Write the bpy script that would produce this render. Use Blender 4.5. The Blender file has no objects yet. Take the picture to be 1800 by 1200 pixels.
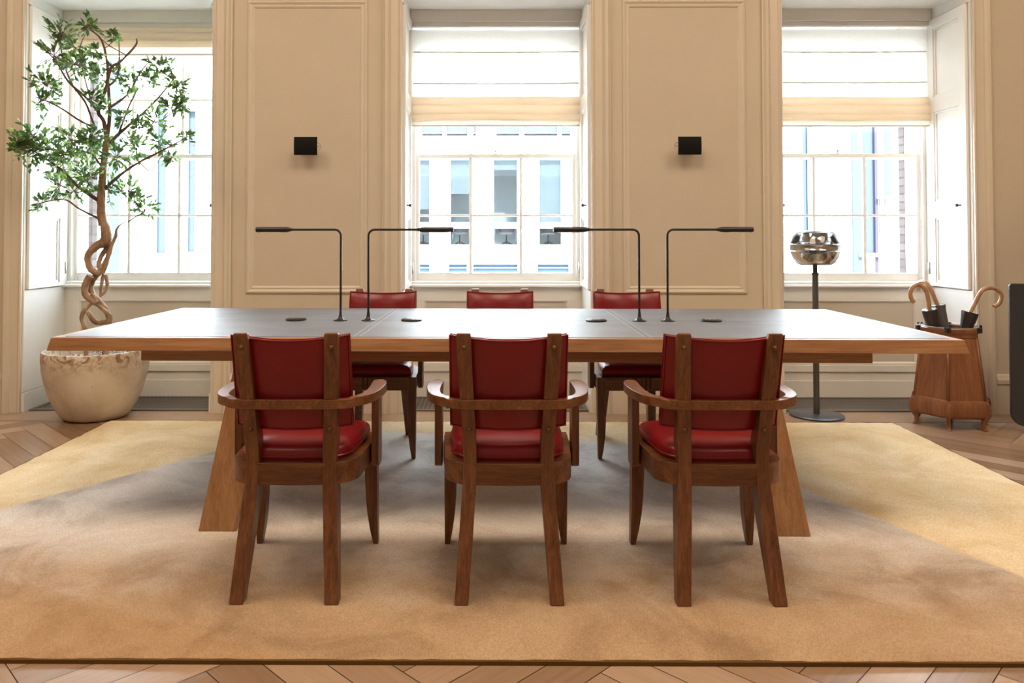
import bpy, bmesh, math, random
from mathutils import Vector, Matrix

# ---------------------------------------------------------------- camera, world, sun, large lights, exposure
SC = bpy.context.scene
COL = SC.collection
RUG = 0.018                                   # rug pile height; furniture on the rug stands at this z

cam_d = bpy.data.cameras.new('camera')
cam_d.sensor_fit = 'HORIZONTAL'; cam_d.sensor_width = 36.0
cam_d.lens = 36.0 * 1350 / 1800
cam_d.shift_x = (900 - 847.6) / 1800
cam_d.shift_y = -(600 - 385.4) / 1800
cam_d.clip_start = 0.05; cam_d.clip_end = 300
cam = bpy.data.objects.new('camera', cam_d); COL.objects.link(cam)
cam.location = (0, 0, 1.168)
cam.rotation_euler = (math.radians(91.3), 0, math.radians(0.4))
SC.camera = cam

wd = bpy.data.worlds.new('sky'); SC.world = wd; wd.use_nodes = True
wb = wd.node_tree.nodes['Background']
wb.inputs[0].default_value = (0.78, 0.89, 1.0, 1); wb.inputs[1].default_value = 14.5

def lamp(name, kind, loc, rot, energy, color, **kw):
    d = bpy.data.lights.new(name, kind); d.energy = energy; d.color = color
    for k, v in kw.items(): setattr(d, k, v)
    o = bpy.data.objects.new(name, d); COL.objects.link(o)
    o.location = loc; o.rotation_euler = [math.radians(a) for a in rot]
    return o
lamp('sun', 'SUN', (0, -5, 20), (47, 0, 14), 26.0, (1.0, 0.98, 0.95), angle=0.03)
WARM = (1.0, 0.78, 0.57)
for (lx, ly, e) in [(-3.0, 2.2, 56), (0.1, 2.1, 58), (3.2, 2.2, 56), (-2.6, -1.6, 28), (2.8, -1.6, 28)]:
    lamp('ceiling_lamp_light', 'AREA', (lx, ly, 4.52), (0, 0, 0), e, WARM, shape='DISK', size=1.9)
for cx in (-2.472, 0.06, 2.592):              # sky portals just outside each window
    lp = lamp('window_portal', 'AREA', (cx, 5.98, 1.75), (-90, 0, 0), 1.0, (1, 1, 1), shape='RECTANGLE', size=1.3)
    lp.data.size_y = 2.0; lp.data.cycles.is_portal = True

SC.view_settings.view_transform = 'Standard'
SC.view_settings.look = 'None'
SC.view_settings.gamma = 1.0
SC.view_settings.use_curve_mapping = False
SC.view_settings.exposure = 0.65

# ---------------------------------------------------------------- helpers
def obj(name, bm, mat, parent=None, bevel=0.0, smooth=False, loc=None, rotz=0, seg=2):
    me = bpy.data.meshes.new(name)
    bm.normal_update()
    bm.to_mesh(me); bm.free()
    if mat is not None: me.materials.append(mat)
    o = bpy.data.objects.new(name, me); COL.objects.link(o)
    if parent is not None: o.parent = parent
    if loc: o.location = loc
    if rotz: o.rotation_euler = (0, 0, rotz)
    if smooth or bevel:
        for p in me.polygons: p.use_smooth = True
    if bevel:
        m = o.modifiers.new('bevel', 'BEVEL'); m.width = bevel; m.segments = seg
        m.limit_method = 'ANGLE'; m.angle_limit = math.radians(35); m.harden_normals = True
    elif smooth:
        try:
            a = me.attributes.new('sharp_edge', 'BOOLEAN', 'EDGE')
            bm2 = bmesh.new(); bm2.from_mesh(me); bm2.edges.ensure_lookup_table()
            vals = [len(e.link_faces) == 2 and e.calc_face_angle(0) > math.radians(42) for e in bm2.edges]
            bm2.free(); a.data.foreach_set('value', vals)
        except Exception: pass
    return o

def thing(name, label, cat, loc=(0, 0, 0), rotz=0, group=None, kind=None):
    o = bpy.data.objects.new(name, None); COL.objects.link(o)
    o.empty_display_size = 0.1
    o.location = loc; o.rotation_euler = (0, 0, rotz)
    tag(o, label, cat, group, kind)
    return o
def tag(o, label=None, cat=None, group=None, kind=None):
    if label: o['label'] = label
    if cat: o['category'] = cat
    if group: o['group'] = group
    if kind: o['kind'] = kind
    return o
def struct(name, bm, mat, parent=None, **k):
    o = obj(name, bm, mat, parent, **k)
    if parent is None: o['kind'] = 'structure'
    return o
def sempty(name, loc=(0, 0, 0)):
    o = bpy.data.objects.new(name, None); COL.objects.link(o); o.location = loc
    o['kind'] = 'structure'; return o

def B(): return bmesh.new()
def box(bm, x0, x1, y0, y1, z0, z1):
    v = [bm.verts.new((x, y, z)) for z in (z0, z1) for (x, y) in ((x0, y0), (x1, y0), (x1, y1), (x0, y1))]
    for f in ((3, 2, 1, 0), (4, 5, 6, 7), (0, 1, 5, 4), (1, 2, 6, 5), (2, 3, 7, 6), (3, 0, 4, 7)):
        bm.faces.new([v[i] for i in f])
    return bm
def bx(*a): return box(B(), *a)
def loft(bm, rings, caps=True):
    """rings: lists of equal length of 3-D points, joined in order"""
    R = [[bm.verts.new(p) for p in r] for r in rings]
    n = len(R[0])
    for a, b in zip(R, R[1:]):
        for i in range(n):
            j = (i + 1) % n
            bm.faces.new((a[i], a[j], b[j], b[i]))
    if caps:
        bm.faces.new(list(reversed(R[0]))); bm.faces.new(R[-1])
    return bm
def stations(bm, st):
    """vertical member: (z, x0, x1, y0, y1) per station, bottom to top"""
    return loft(bm, [[(x0, y0, z), (x1, y0, z), (x1, y1, z), (x0, y1, z)] for z, x0, x1, y0, y1 in st])
def prism(bm, poly, z0, z1):
    return loft(bm, [[(x, y, z0) for x, y in poly], [(x, y, z1) for x, y in poly]])
def catmull(pts, n=6):
    out = []
    P = [pts[0]] + list(pts) + [pts[-1]]
    for i in range(1, len(P) - 2):
        p0, p1, p2, p3 = P[i - 1], P[i], P[i + 1], P[i + 2]
        for k in range(n):
            t = k / n
            out.append(tuple(0.5 * ((2 * b) + (-a + c) * t + (2 * a - 5 * b + 4 * c - d) * t * t + (-a + 3 * b - 3 * c + d) * t ** 3)
                             for a, b, c, d in zip(p0, p1, p2, p3)))
    out.append(tuple(pts[-1]))
    return out
def tube(bm, pts, radii, sides=8, closed=False, wob=0.0, seed=0):
    pts = [Vector(p[:3]) for p in pts]
    if not hasattr(radii, '__len__'): radii = [radii] * len(pts)
    n = len(pts); rng = random.Random(seed)
    rings = []; up = None
    for i, p in enumerate(pts):
        if closed: t = pts[(i + 1) % n] - pts[i - 1]
        else: t = pts[min(i + 1, n - 1)] - pts[max(i - 1, 0)]
        if t.length < 1e-9: t = Vector((0, 0, 1))
        t.normalize()
        if up is None:
            up = t.orthogonal().normalized()
        up = (up - t * up.dot(t))
        if up.length < 1e-6: up = t.orthogonal()
        up.normalize(); s = t.cross(up)
        ring = []
        for k in range(sides):
            a = 2 * math.pi * k / sides
            r = radii[i] * (1 + (rng.uniform(-wob, wob) if wob else 0))
            ring.append(p + (up * math.cos(a) + s * math.sin(a)) * r)
        rings.append(ring)
    R = [[bm.verts.new(p) for p in r] for r in rings]
    m = n if closed else n - 1
    for i in range(m):
        a, b = R[i], R[(i + 1) % n]
        for k in range(sides):
            j = (k + 1) % sides
            bm.faces.new((a[k], a[j], b[j], b[k]))
    if not closed:
        bm.faces.new(list(reversed(R[0]))); bm.faces.new(R[-1])
    return bm
def lathe(bm, prof, n=48, cx=0, cy=0, wob=None):
    """prof: (r, z) bottom to top; r==0 makes a pole"""
    R = []
    for r, z in prof:
        if r < 1e-6: R.append([bm.verts.new((cx, cy, z))])
        else:
            R.append([bm.verts.new((cx + r * math.cos(2 * math.pi * k / n), cy + r * math.sin(2 * math.pi * k / n), z)) for k in range(n)])
    for a, b in zip(R, R[1:]):
        for k in range(n):
            j = (k + 1) % n
            if len(a) == 1 and len(b) == 1: continue
            if len(a) == 1: bm.faces.new((a[0], b[j], b[k]))
            elif len(b) == 1: bm.faces.new((a[k], a[j], b[0]))
            else: bm.faces.new((a[k], a[j], b[j], b[k]))
    if len(R[0]) > 1: bm.faces.new(list(reversed(R[0])))
    if len(R[-1]) > 1: bm.faces.new(R[-1])
    return bm
def ribbon(bm, path, widths, thick):
    """flat curved rail: path of (x, y, z) centres, horizontal width, vertical thickness"""
    n = len(path); rings = []
    for i in range(n):
        a = Vector(path[max(i - 1, 0)]); b = Vector(path[min(i + 1, n - 1)])
        t = (b - a); t.z = 0; t.normalize(); s = Vector((t.y, -t.x, 0))
        p = Vector(path[i]); w = widths[i] / 2; h = thick / 2
        rings.append([p + s * w - Vector((0, 0, h)), p - s * w - Vector((0, 0, h)), p - s * w + Vector((0, 0, h)), p + s * w + Vector((0, 0, h))])
    return loft(bm, rings)
def frame_moulding(bm, x0, x1, z0, z1, y, prof, sides='LRTB'):
    """mitred rectangular moulding on a wall facing -y. prof: (inset, proud)"""
    prev = None
    rings = []
    for d, h in prof:
        rings.append([(x0 + d, y - h, z0 + d), (x1 - d, y - h, z0 + d), (x1 - d, y - h, z1 - d), (x0 + d, y - h, z1 - d)])
    R = [[bm.verts.new(p) for p in r] for r in rings]
    for a, b in zip(R, R[1:]):
        for i in range(4):
            j = (i + 1) % 4
            bm.faces.new((a[i], a[j], b[j], b[i]))
    return bm
def fixn(bm):
    bmesh.ops.recalc_face_normals(bm, faces=bm.faces[:]); return bm

# ---------------------------------------------------------------- materials
def M(name, color=(0.8, 0.8, 0.8), rough=0.5, metal=0.0, spec=0.5, coat=0.0, coat_rough=0.1):
    m = bpy.data.materials.new(name); m.use_nodes = True
    b = m.node_tree.nodes['Principled BSDF']
    b.inputs['Base Color'].default_value = (*color, 1)
    b.inputs['Roughness'].default_value = rough
    b.inputs['Metallic'].default_value = metal
    b.inputs['Specular IOR Level'].default_value = spec
    b.inputs['Coat Weight'].default_value = coat
    b.inputs['Coat Roughness'].default_value = coat_rough
    return m
def N(m, t, **k):
    n = m.node_tree.nodes.new(t)
    for a, v in k.items():
        if a.startswith('i_'): n.inputs[a[2:].replace('_', ' ')].default_value = v
        else: setattr(n, a, v)
    return n
def link(m, a, b): m.node_tree.links.new(a, b)
def ramp(m, fac, stops):
    r = N(m, 'ShaderNodeValToRGB')
    els = r.color_ramp.elements
    els[0].position = stops[0][0]; els[0].color = (*stops[0][1], 1)
    els[1].position = stops[-1][0]; els[1].color = (*stops[-1][1], 1)
    for p, c in stops[1:-1]:
        e = els.new(p); e.color = (*c, 1)
    link(m, fac, r.inputs[0]); return r.outputs[0]
def bsdf(m): return m.node_tree.nodes['Principled BSDF']
def bump(m, fac, strength, dist):
    b = N(m, 'ShaderNodeBump'); b.inputs['Strength'].default_value = strength; b.inputs['Distance'].default_value = dist
    link(m, fac, b.inputs['Height']); link(m, b.outputs[0], bsdf(m).inputs['Normal']); return b
def noise(m, scale, detail=4, rough=0.55, coords='Object', mscale=(1, 1, 1), dist=0.0):
    tc = N(m, 'ShaderNodeTexCoord'); mp = N(m, 'ShaderNodeMapping'); mp.inputs['Scale'].default_value = mscale
    link(m, tc.outputs[coords], mp.inputs[0])
    n = N(m, 'ShaderNodeTexNoise'); n.inputs['Scale'].default_value = scale; n.inputs['Detail'].default_value = detail
    n.inputs['Roughness'].default_value = rough; n.inputs['Distortion'].default_value = dist
    link(m, mp.outputs[0], n.inputs['Vector']); return n.outputs['Fac']
def wood(name, dark, mid, light, axis, rough=0.42, scale=1.0, coat=0.0):
    m = M(name, mid, rough, coat=coat)
    ms = [14.0, 14.0, 14.0]; ms['xyz'.index(axis)] = 0.9
    f = noise(m, 2.2 * scale, 5, 0.6, mscale=ms, dist=0.8)
    ms2 = [90.0, 90.0, 90.0]; ms2['xyz'.index(axis)] = 3.0
    g = noise(m, 2.0 * scale, 3, 0.7, mscale=ms2)
    mx = N(m, 'ShaderNodeMath', operation='MULTIPLY_ADD'); mx.inputs[1].default_value = 0.45
    link(m, g, mx.inputs[0]); 
    ml = N(m, 'ShaderNodeMath', operation='MULTIPLY'); ml.inputs[1].default_value = 0.62
    link(m, f, ml.inputs[0]); link(m, ml.outputs[0], mx.inputs[2])
    c = ramp(m, mx.outputs[0], [(0.36, dark), (0.53, mid), (0.7, light)])
    link(m, c, bsdf(m).inputs['Base Color'])
    bump(m, g, 0.12, 0.001)
    return m

MT = {}
def painted(name, col, rough=0.45):
    m = M(name, col, rough)
    f = noise(m, 3.0, 3)
    c = ramp(m, f, [(0.3, tuple(x * 0.97 for x in col)), (0.7, tuple(min(1, x * 1.02) for x in col))])
    link(m, c, bsdf(m).inputs['Base Color']); return m
MT['wall'] = painted('wall_paint', (0.60, 0.53, 0.425), 0.55)
MT['trim'] = painted('trim_paint', (0.67, 0.605, 0.50), 0.4)
MT['apron'] = painted('apron_paint', (0.80, 0.77, 0.70), 0.4)
MT['white'] = painted('window_paint', (0.84, 0.84, 0.81), 0.35)
MT['ceiling'] = painted('ceiling_paint', (0.86, 0.85, 0.82), 0.7)
CW = ((0.065, 0.022, 0.008), (0.145, 0.053, 0.019), (0.24, 0.098, 0.038))
MT['cw_z'] = wood('chair_oak_upright', *CW, 'z', 0.38)
MT['cw_x'] = wood('chair_oak_level', *CW, 'x', 0.38)
MT['cw_y'] = wood('chair_oak_arm', *[tuple(c * 1.15 for c in w) for w in CW], 'y', 0.34)
TW = ((0.22, 0.10, 0.04), (0.33, 0.165, 0.07), (0.43, 0.235, 0.11))
MT['tw_x'] = wood('table_oak_level', *TW, 'x', 0.4)
MT['tw_z'] = wood('table_oak_upright', *TW, 'z', 0.4)
MT['edge_light'] = wood('table_oak_pale', (0.5, 0.32, 0.2), (0.6, 0.42, 0.28), (0.7, 0.52, 0.36), 'x', 0.35)
MT['stand'] = wood('stand_leather_tan', (0.15, 0.055, 0.025), (0.21, 0.082, 0.037), (0.29, 0.125, 0.058), 'z', 0.42, 0.6)
MT['cane'] = wood('cane_handle', (0.30, 0.16, 0.08), (0.42, 0.24, 0.12), (0.52, 0.33, 0.18), 'z', 0.35)

def leather(name, col, rough, bs=0.06, spec=0.5):
    m = M(name, col, rough, spec=spec)
    f = noise(m, 420, 3); bump(m, f, bs, 0.001)
    g = noise(m, 4, 3)
    c = ramp(m, g, [(0.3, tuple(x * 0.85 for x in col)), (0.7, tuple(x * 1.12 for x in col))])
    link(m, c, bsdf(m).inputs['Base Color']); return m
MT['red'] = leather('red_leather', (0.19, 0.004, 0.010), 0.31, spec=0.42)
MT['piping'] = leather('red_piping', (0.19, 0.007, 0.012), 0.3)
MT['desk'] = leather('grey_desk_leather', (0.175, 0.205, 0.25), 0.48, 0.1, 0.6)
MT['stitch'] = M('pale_stitching', (0.42, 0.43, 0.43), 0.6)
MT['black'] = M('black_metal', (0.012, 0.012, 0.013), 0.42)
MT['matt_black'] = M('matt_black_paint', (0.006, 0.006, 0.006), 0.6, spec=0.15)
MT['blackgloss'] = M('dark_lacquer', (0.03, 0.033, 0.04), 0.35)
MT['brass'] = M('aged_brass', (0.16, 0.09, 0.045), 0.35, 0.7)
MT['steel'] = M('brushed_steel', (0.55, 0.55, 0.55), 0.3, 1.0)
MT['cream_metal'] = M('white_enamel', (0.8, 0.78, 0.72), 0.4)
MT['grille'] = M('bronze_grille', (0.17, 0.15, 0.13), 0.45, 0.2)
MT['pit'] = M('duct_shade', (0.01, 0.009, 0.008), 0.8)  # near-black colour stands in for the shade below the grille
MT['chrome'] = M('smoked_chrome', (0.52, 0.54, 0.57), 0.10, 1.0)
MT['gun'] = M('gunmetal', (0.10, 0.10, 0.098), 0.35, 0.6)
MT['lampbase'] = M('blue_grey_base', (0.085, 0.10, 0.12), 0.3, 0.3)
MT['umbrella'] = leather('umbrella_nylon', (0.03, 0.022, 0.026), 0.35, 0.3)
MT['umbrella_grey'] = leather('umbrella_grey_nylon', (0.12, 0.115, 0.12), 0.45, 0.3)

def thin_glass(name, tint=(1, 1, 1), refl=1.0):
    m = bpy.data.materials.new(name); m.use_nodes = True
    nt = m.node_tree; nt.nodes.clear()
    out = nt.nodes.new('ShaderNodeOutputMaterial'); mix = nt.nodes.new('ShaderNodeMixShader')
    tr = nt.nodes.new('ShaderNodeBsdfTransparent'); gl = nt.nodes.new('ShaderNodeBsdfGlossy')
    fr = nt.nodes.new('ShaderNodeFresnel'); fr.inputs[0].default_value = 1.45
    tr.inputs[0].default_value = (*tint, 1); gl.inputs['Roughness'].default_value = 0.02
    mu = nt.nodes.new('ShaderNodeMath'); mu.operation = 'MULTIPLY'; mu.inputs[1].default_value = refl
    nt.links.new(fr.outputs[0], mu.inputs[0]); nt.links.new(mu.outputs[0], mix.inputs[0])
    nt.links.new(tr.outputs[0], mix.inputs[1]); nt.links.new(gl.outputs[0], mix.inputs[2])
    nt.links.new(mix.outputs[0], out.inputs[0]); return m
MT['glass'] = thin_glass('window_glass', (0.98, 0.99, 0.99), 0.7)
MT['lampglass'] = thin_glass('clear_lamp_glass', (0.80, 0.80, 0.80), 1.8)

def fabric(name, col, trans, hole):
    m = bpy.data.materials.new(name); m.use_nodes = True
    nt = m.node_tree; nt.nodes.clear()
    out = nt.nodes.new('ShaderNodeOutputMaterial')
    d = nt.nodes.new('ShaderNodeBsdfDiffuse'); t = nt.nodes.new('ShaderNodeBsdfTranslucent'); h = nt.nodes.new('ShaderNodeBsdfTransparent')
    d.inputs[0].default_value = (*col, 1); t.inputs[0].default_value = (*col, 1)
    a = nt.nodes.new('ShaderNodeMixShader'); a.inputs[0].default_value = trans
    b = nt.nodes.new('ShaderNodeMixShader'); b.inputs[0].default_value = hole
    nt.links.new(d.outputs[0], a.inputs[1]); nt.links.new(t.outputs[0], a.inputs[2])
    nt.links.new(a.outputs[0], b.inputs[1]); nt.links.new(h.outputs[0], b.inputs[2])
    # fine weave in the hole mask
    tc = nt.nodes.new('ShaderNodeTexCoord'); w = nt.nodes.new('ShaderNodeTexNoise'); w.inputs['Scale'].default_value = 60
    nt.links.new(tc.outputs['Object'], w.inputs['Vector'])
    mm = nt.nodes.new('ShaderNodeMath'); mm.operation = 'MULTIPLY'; mm.inputs[1].default_value = hole * 2
    nt.links.new(w.outputs['Fac'], mm.inputs[0]); nt.links.new(mm.outputs[0], b.inputs[0])
    nt.links.new(b.outputs[0], out.inputs[0]); return m
MT['sheer'] = fabric('sheer_blind_cloth', (0.90, 0.90, 0.88), 0.15, 0.045)
MT['fold'] = fabric('folded_blind_cloth', (0.86, 0.76, 0.63), 0.30, 0.01)
MT['hem'] = fabric('hem_cloth', (0.93, 0.88, 0.80), 0.5, 0.05)
MT['batten'] = M('blind_batten', (0.55, 0.53, 0.48), 0.6)

# planks: colour varies per board (stored on the mesh), grain runs along each board's own UV
m = M('oak_planks', (0.5, 0.34, 0.22), 0.27, spec=0.8)
at = N(m, 'ShaderNodeAttribute', attribute_name='tone')
uv = N(m, 'ShaderNodeUVMap'); uv.uv_map = 'grain'
mp = N(m, 'ShaderNodeMapping'); mp.inputs['Scale'].default_value = (1.2, 26, 1); link(m, uv.outputs[0], mp.inputs[0])
nz = N(m, 'ShaderNodeTexNoise'); nz.inputs['Scale'].default_value = 2.0; nz.inputs['Detail'].default_value = 6; nz.inputs['Distortion'].default_value = 0.6
link(m, mp.outputs[0], nz.inputs['Vector'])
ad = N(m, 'ShaderNodeMath', operation='MULTIPLY_ADD'); ad.inputs[1].default_value = 0.4
link(m, nz.outputs['Fac'], ad.inputs[0]); link(m, at.outputs['Fac'], ad.inputs[2])
c = ramp(m, ad.outputs[0], [(0.15, (0.24, 0.15, 0.09)), (0.6, (0.37, 0.25, 0.165)), (1.1, (0.52, 0.385, 0.285))])
link(m, c, bsdf(m).inputs['Base Color']); bump(m, nz.outputs['Fac'], 0.06, 0.001)
MT['plank'] = m
MT['joint'] = M('plank_joint', (0.05, 0.032, 0.022), 0.7)

# rug: greige field with golden areas dyed into it (world metres, rug lies unrotated in object space)
m = M('rug_wool', (0.5, 0.4, 0.3), 0.95, spec=0.1)
tc = N(m, 'ShaderNodeTexCoord')
sx = N(m, 'ShaderNodeSeparateXYZ'); link(m, tc.outputs['Object'], sx.inputs[0])
def halfplane(p, q, soft, jit):
    """1 on the left side of the line p->q (object xy)"""
    dx, dy = q[0] - p[0], q[1] - p[1]; L = math.hypot(dx, dy); nx, ny = -dy / L, dx / L
    a = N(m, 'ShaderNodeMath', operation='MULTIPLY'); a.inputs[1].default_value = nx; link(m, sx.outputs[0], a.inputs[0])
    b = N(m, 'ShaderNodeMath', operation='MULTIPLY_ADD'); b.inputs[1].default_value = ny; link(m, sx.outputs[1], b.inputs[0]); link(m, a.outputs[0], b.inputs[2])
    nn = noise(m, 5.0, 4, 0.6)
    j = N(m, 'ShaderNodeMath', operation='MULTIPLY_ADD'); j.inputs[1].default_value = jit; link(m, nn, j.inputs[0]); link(m, b.outputs[0], j.inputs[2])
    r = N(m, 'ShaderNodeMapRange', interpolation_type='SMOOTHSTEP')
    off = nx * p[0] + ny * p[1] + jit * 0.5
    r.inputs['From Min'].default_value = off - soft; r.inputs['From Max'].default_value = off + soft
    link(m, j.outputs[0], r.inputs['Value']); return r.outputs[0]
def mixc(f, a, b):
    x = N(m, 'ShaderNodeMix', data_type='RGBA'); link(m, f, x.inputs[0])
    for s, v in ((6, a), (7, b)):
        if isinstance(v, tuple): x.inputs[s].default_value = (*v, 1)
        else: link(m, v, x.inputs[s])
    return x.outputs[2]
def mmath(op, a, b):
    x = N(m, 'ShaderNodeMath', operation=op); link(m, a, x.inputs[0])
    if isinstance(b, float): x.inputs[1].default_value = b
    else: link(m, b, x.inputs[1])
    return x.outputs[0]
blot = noise(m, 2.1, 6, 0.62, dist=0.7)
greige = ramp(m, blot, [(0.36, (0.44, 0.40, 0.36)), (0.5, (0.64, 0.60, 0.555)), (0.68, (0.73, 0.70, 0.66))])
gold = ramp(m, noise(m, 2.6, 5, 0.62, dist=0.6), [(0.3, (0.64, 0.48, 0.26)), (0.5, (0.76, 0.62, 0.39)), (0.7, (0.83, 0.73, 0.54))])
amber = ramp(m, blot, [(0.36, (0.33, 0.205, 0.11)), (0.5, (0.44, 0.285, 0.155)), (0.7, (0.51, 0.355, 0.21))])
near_lo = halfplane((-1.0, 2.80), (1.0, 2.80), 0.5, 0.9)      # 1 beyond; the near amber is part dye, part warm lamplight painted in
one_minus = N(m, 'ShaderNodeMath', operation='SUBTRACT'); one_minus.inputs[0].default_value = 1.0; link(m, near_lo, one_minus.inputs[1])
c0 = mixc(mmath('MULTIPLY', one_minus.outputs[0], 0.88), greige, amber)
ll = halfplane((-0.63, 2.167), (-1.70, 2.62), 0.02, 0.05)      # lower left amber patch: left of the line
c1 = mixc(mmath('MULTIPLY', ll, 0.6), c0, amber)
lf = halfplane((-2.058, 3.255), (-1.478, 4.115), 0.015, 0.03)
rt = halfplane((1.811, 2.632), (1.50, 3.40), 0.015, 0.04)
rt_inv = N(m, 'ShaderNodeMath', operation='SUBTRACT'); rt_inv.inputs[0].default_value = 1.0; link(m, rt, rt_inv.inputs[1])
far = halfplane((-0.325, 4.52), (1.67, 4.17), 0.03, 0.06)
msk = mmath('MAXIMUM', mmath('MAXIMUM', lf, rt_inv.outputs[0]), far)
c2 = mixc(msk, c1, gold)
fine = noise(m, 380, 2, 0.6, mscale=(1, 0.25, 1))
c3 = N(m, 'ShaderNodeMix', data_type='RGBA', blend_type='MULTIPLY'); c3.inputs[0].default_value = 0.75
link(m, c2, c3.inputs[6]); link(m, ramp(m, fine, [(0.3, (0.68, 0.66, 0.62)), (0.62, (1.12, 1.12, 1.12))]), c3.inputs[7])
link(m, c3.outputs[2], bsdf(m).inputs['Base Color'])
bump(m, fine, 0.5, 0.004)
MT['rug'] = m
MT['rug_edge'] = M('rug_binding', (0.13, 0.07, 0.022), 0.95, spec=0.1)

m = M('glazed_stoneware', (0.6, 0.5, 0.4), 0.42)
tc = N(m, 'ShaderNodeTexCoord'); sx = N(m, 'ShaderNodeSeparateXYZ'); link(m, tc.outputs['Object'], sx.inputs[0])
base = ramp(m, noise(m, 4.0, 6, 0.6, dist=0.5), [(0.3, (0.45, 0.36, 0.26)), (0.5, (0.62, 0.53, 0.42)), (0.7, (0.70, 0.63, 0.53))])
sp = ramp(m, noise(m, 16, 8, 0.75, dist=1.0), [(0.46, (0, 0, 0)), (0.58, (1, 1, 1))])
rimm = N(m, 'ShaderNodeMapRange'); rimm.inputs['From Min'].default_value = 0.30; rimm.inputs['From Max'].default_value = 0.41; link(m, sx.outputs[2], rimm.inputs['Value'])
f = mmath('MULTIPLY', sp, rimm.outputs[0])
cc = mixc(f, base, (0.22, 0.115, 0.05))
pit = ramp(m, noise(m, 45, 3), [(0.70, (1, 1, 1)), (0.76, (0.45, 0.35, 0.25))])
x = N(m, 'ShaderNodeMix', data_type='RGBA', blend_type='MULTIPLY'); x.inputs[0].default_value = 1; link(m, cc, x.inputs[6]); link(m, pit, x.inputs[7])
link(m, x.outputs[2], bsdf(m).inputs['Base Color']); bump(m, noise(m, 6, 6), 0.25, 0.01)
MT['pot'] = m
MT['pebble'] = M('grey_pebbles', (0.45, 0.40, 0.38), 0.6)
m = M('bark', (0.3, 0.2, 0.12), 0.75)
link(m, ramp(m, noise(m, 14, 6, 0.65, mscale=(1, 1, 0.4)), [(0.32, (0.13, 0.075, 0.045)), (0.5, (0.33, 0.22, 0.135)), (0.7, (0.52, 0.40, 0.28))]), bsdf(m).inputs['Base Color'])
bump(m, noise(m, 60, 5), 0.5, 0.004); MT['bark'] = m
MT['twig'] = M('dark_twig', (0.12, 0.065, 0.045), 0.7)
m = M('leaf_green', (0.08, 0.19, 0.04), 0.4)
at = N(m, 'ShaderNodeAttribute', attribute_name='tone')
lc = ramp(m, at.outputs['Fac'], [(0.0, (0.07, 0.15, 0.065)), (0.55, (0.12, 0.25, 0.09)), (0.85, (0.26, 0.46, 0.11)), (1.0, (0.40, 0.60, 0.17))])
link(m, lc, bsdf(m).inputs['Base Color'])
tl = N(m, 'ShaderNodeBsdfTranslucent'); link(m, lc, tl.inputs[0])
ms = N(m, 'ShaderNodeMixShader'); ms.inputs[0].default_value = 0.45
o_ = [n for n in m.node_tree.nodes if n.type == 'OUTPUT_MATERIAL'][0]
link(m, bsdf(m).outputs[0], ms.inputs[1]); link(m, tl.outputs[0], ms.inputs[2]); link(m, ms.outputs[0], o_.inputs[0])
MT['leaf'] = m

MT['render'] = painted('white_render', (0.82, 0.82, 0.80), 0.8)
MT['ofr'] = M('pale_frame', (0.78, 0.80, 0.80), 0.5)
MT['oblind'] = M('pale_blue_blind', (0.33, 0.355, 0.36), 0.8)
MT['room'] = M('office_wall', (0.80, 0.80, 0.80), 0.9)
MT['oblue'] = M('blue_glazing', (0.022, 0.042, 0.062), 0.7, spec=0.1)
MT['opale'] = M('pale_blue_cladding', (0.034, 0.042, 0.052), 0.8, spec=0.1)
MT['omauve'] = M('mauve_reveal', (0.03, 0.025, 0.036), 0.8, spec=0.1)
MT['oglass'] = thin_glass('office_glass', (0.56, 0.59, 0.605), 0.3)
MT['ochair'] = M('office_chair_shell', (0.13, 0.13, 0.16), 0.6)
MT['oseat'] = M('office_chair_seat', (0.6, 0.5, 0.47), 0.8)
m = M('brick', (0.5, 0.4, 0.36), 0.9, spec=0.05)
tc = N(m, 'ShaderNodeTexCoord'); mp = N(m, 'ShaderNodeMapping'); mp.inputs['Rotation'].default_value = (math.radians(90), 0, 0)
link(m, tc.outputs['Object'], mp.inputs[0])
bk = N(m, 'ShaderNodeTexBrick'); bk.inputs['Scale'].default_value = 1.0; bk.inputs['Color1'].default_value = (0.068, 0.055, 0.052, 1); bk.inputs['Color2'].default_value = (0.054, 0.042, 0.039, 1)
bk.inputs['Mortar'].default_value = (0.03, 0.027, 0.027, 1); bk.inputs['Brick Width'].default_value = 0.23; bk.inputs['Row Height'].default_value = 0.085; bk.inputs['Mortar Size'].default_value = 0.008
link(m, mp.outputs[0], bk.inputs['Vector']); link(m, bk.outputs['Color'], bsdf(m).inputs['Base Color'])
MT['brick'] = m
MT['pave'] = M('street_paving', (0.4, 0.4, 0.39), 0.9)
MT['roof'] = M('stone_coping', (0.55, 0.55, 0.53), 0.9)

# ---------------------------------------------------------------- the room shell
WY = 5.12                                     # room face of the window wall
CX = (-2.472, 0.06, 2.592)                    # centres of the three window bays
HB = 0.635                                    # half width of a bay
XL, XR, YB, ZC = -6.2, 6.6, -4.6, 4.6
AY = 5.63                                     # face of the wall under each window

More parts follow.
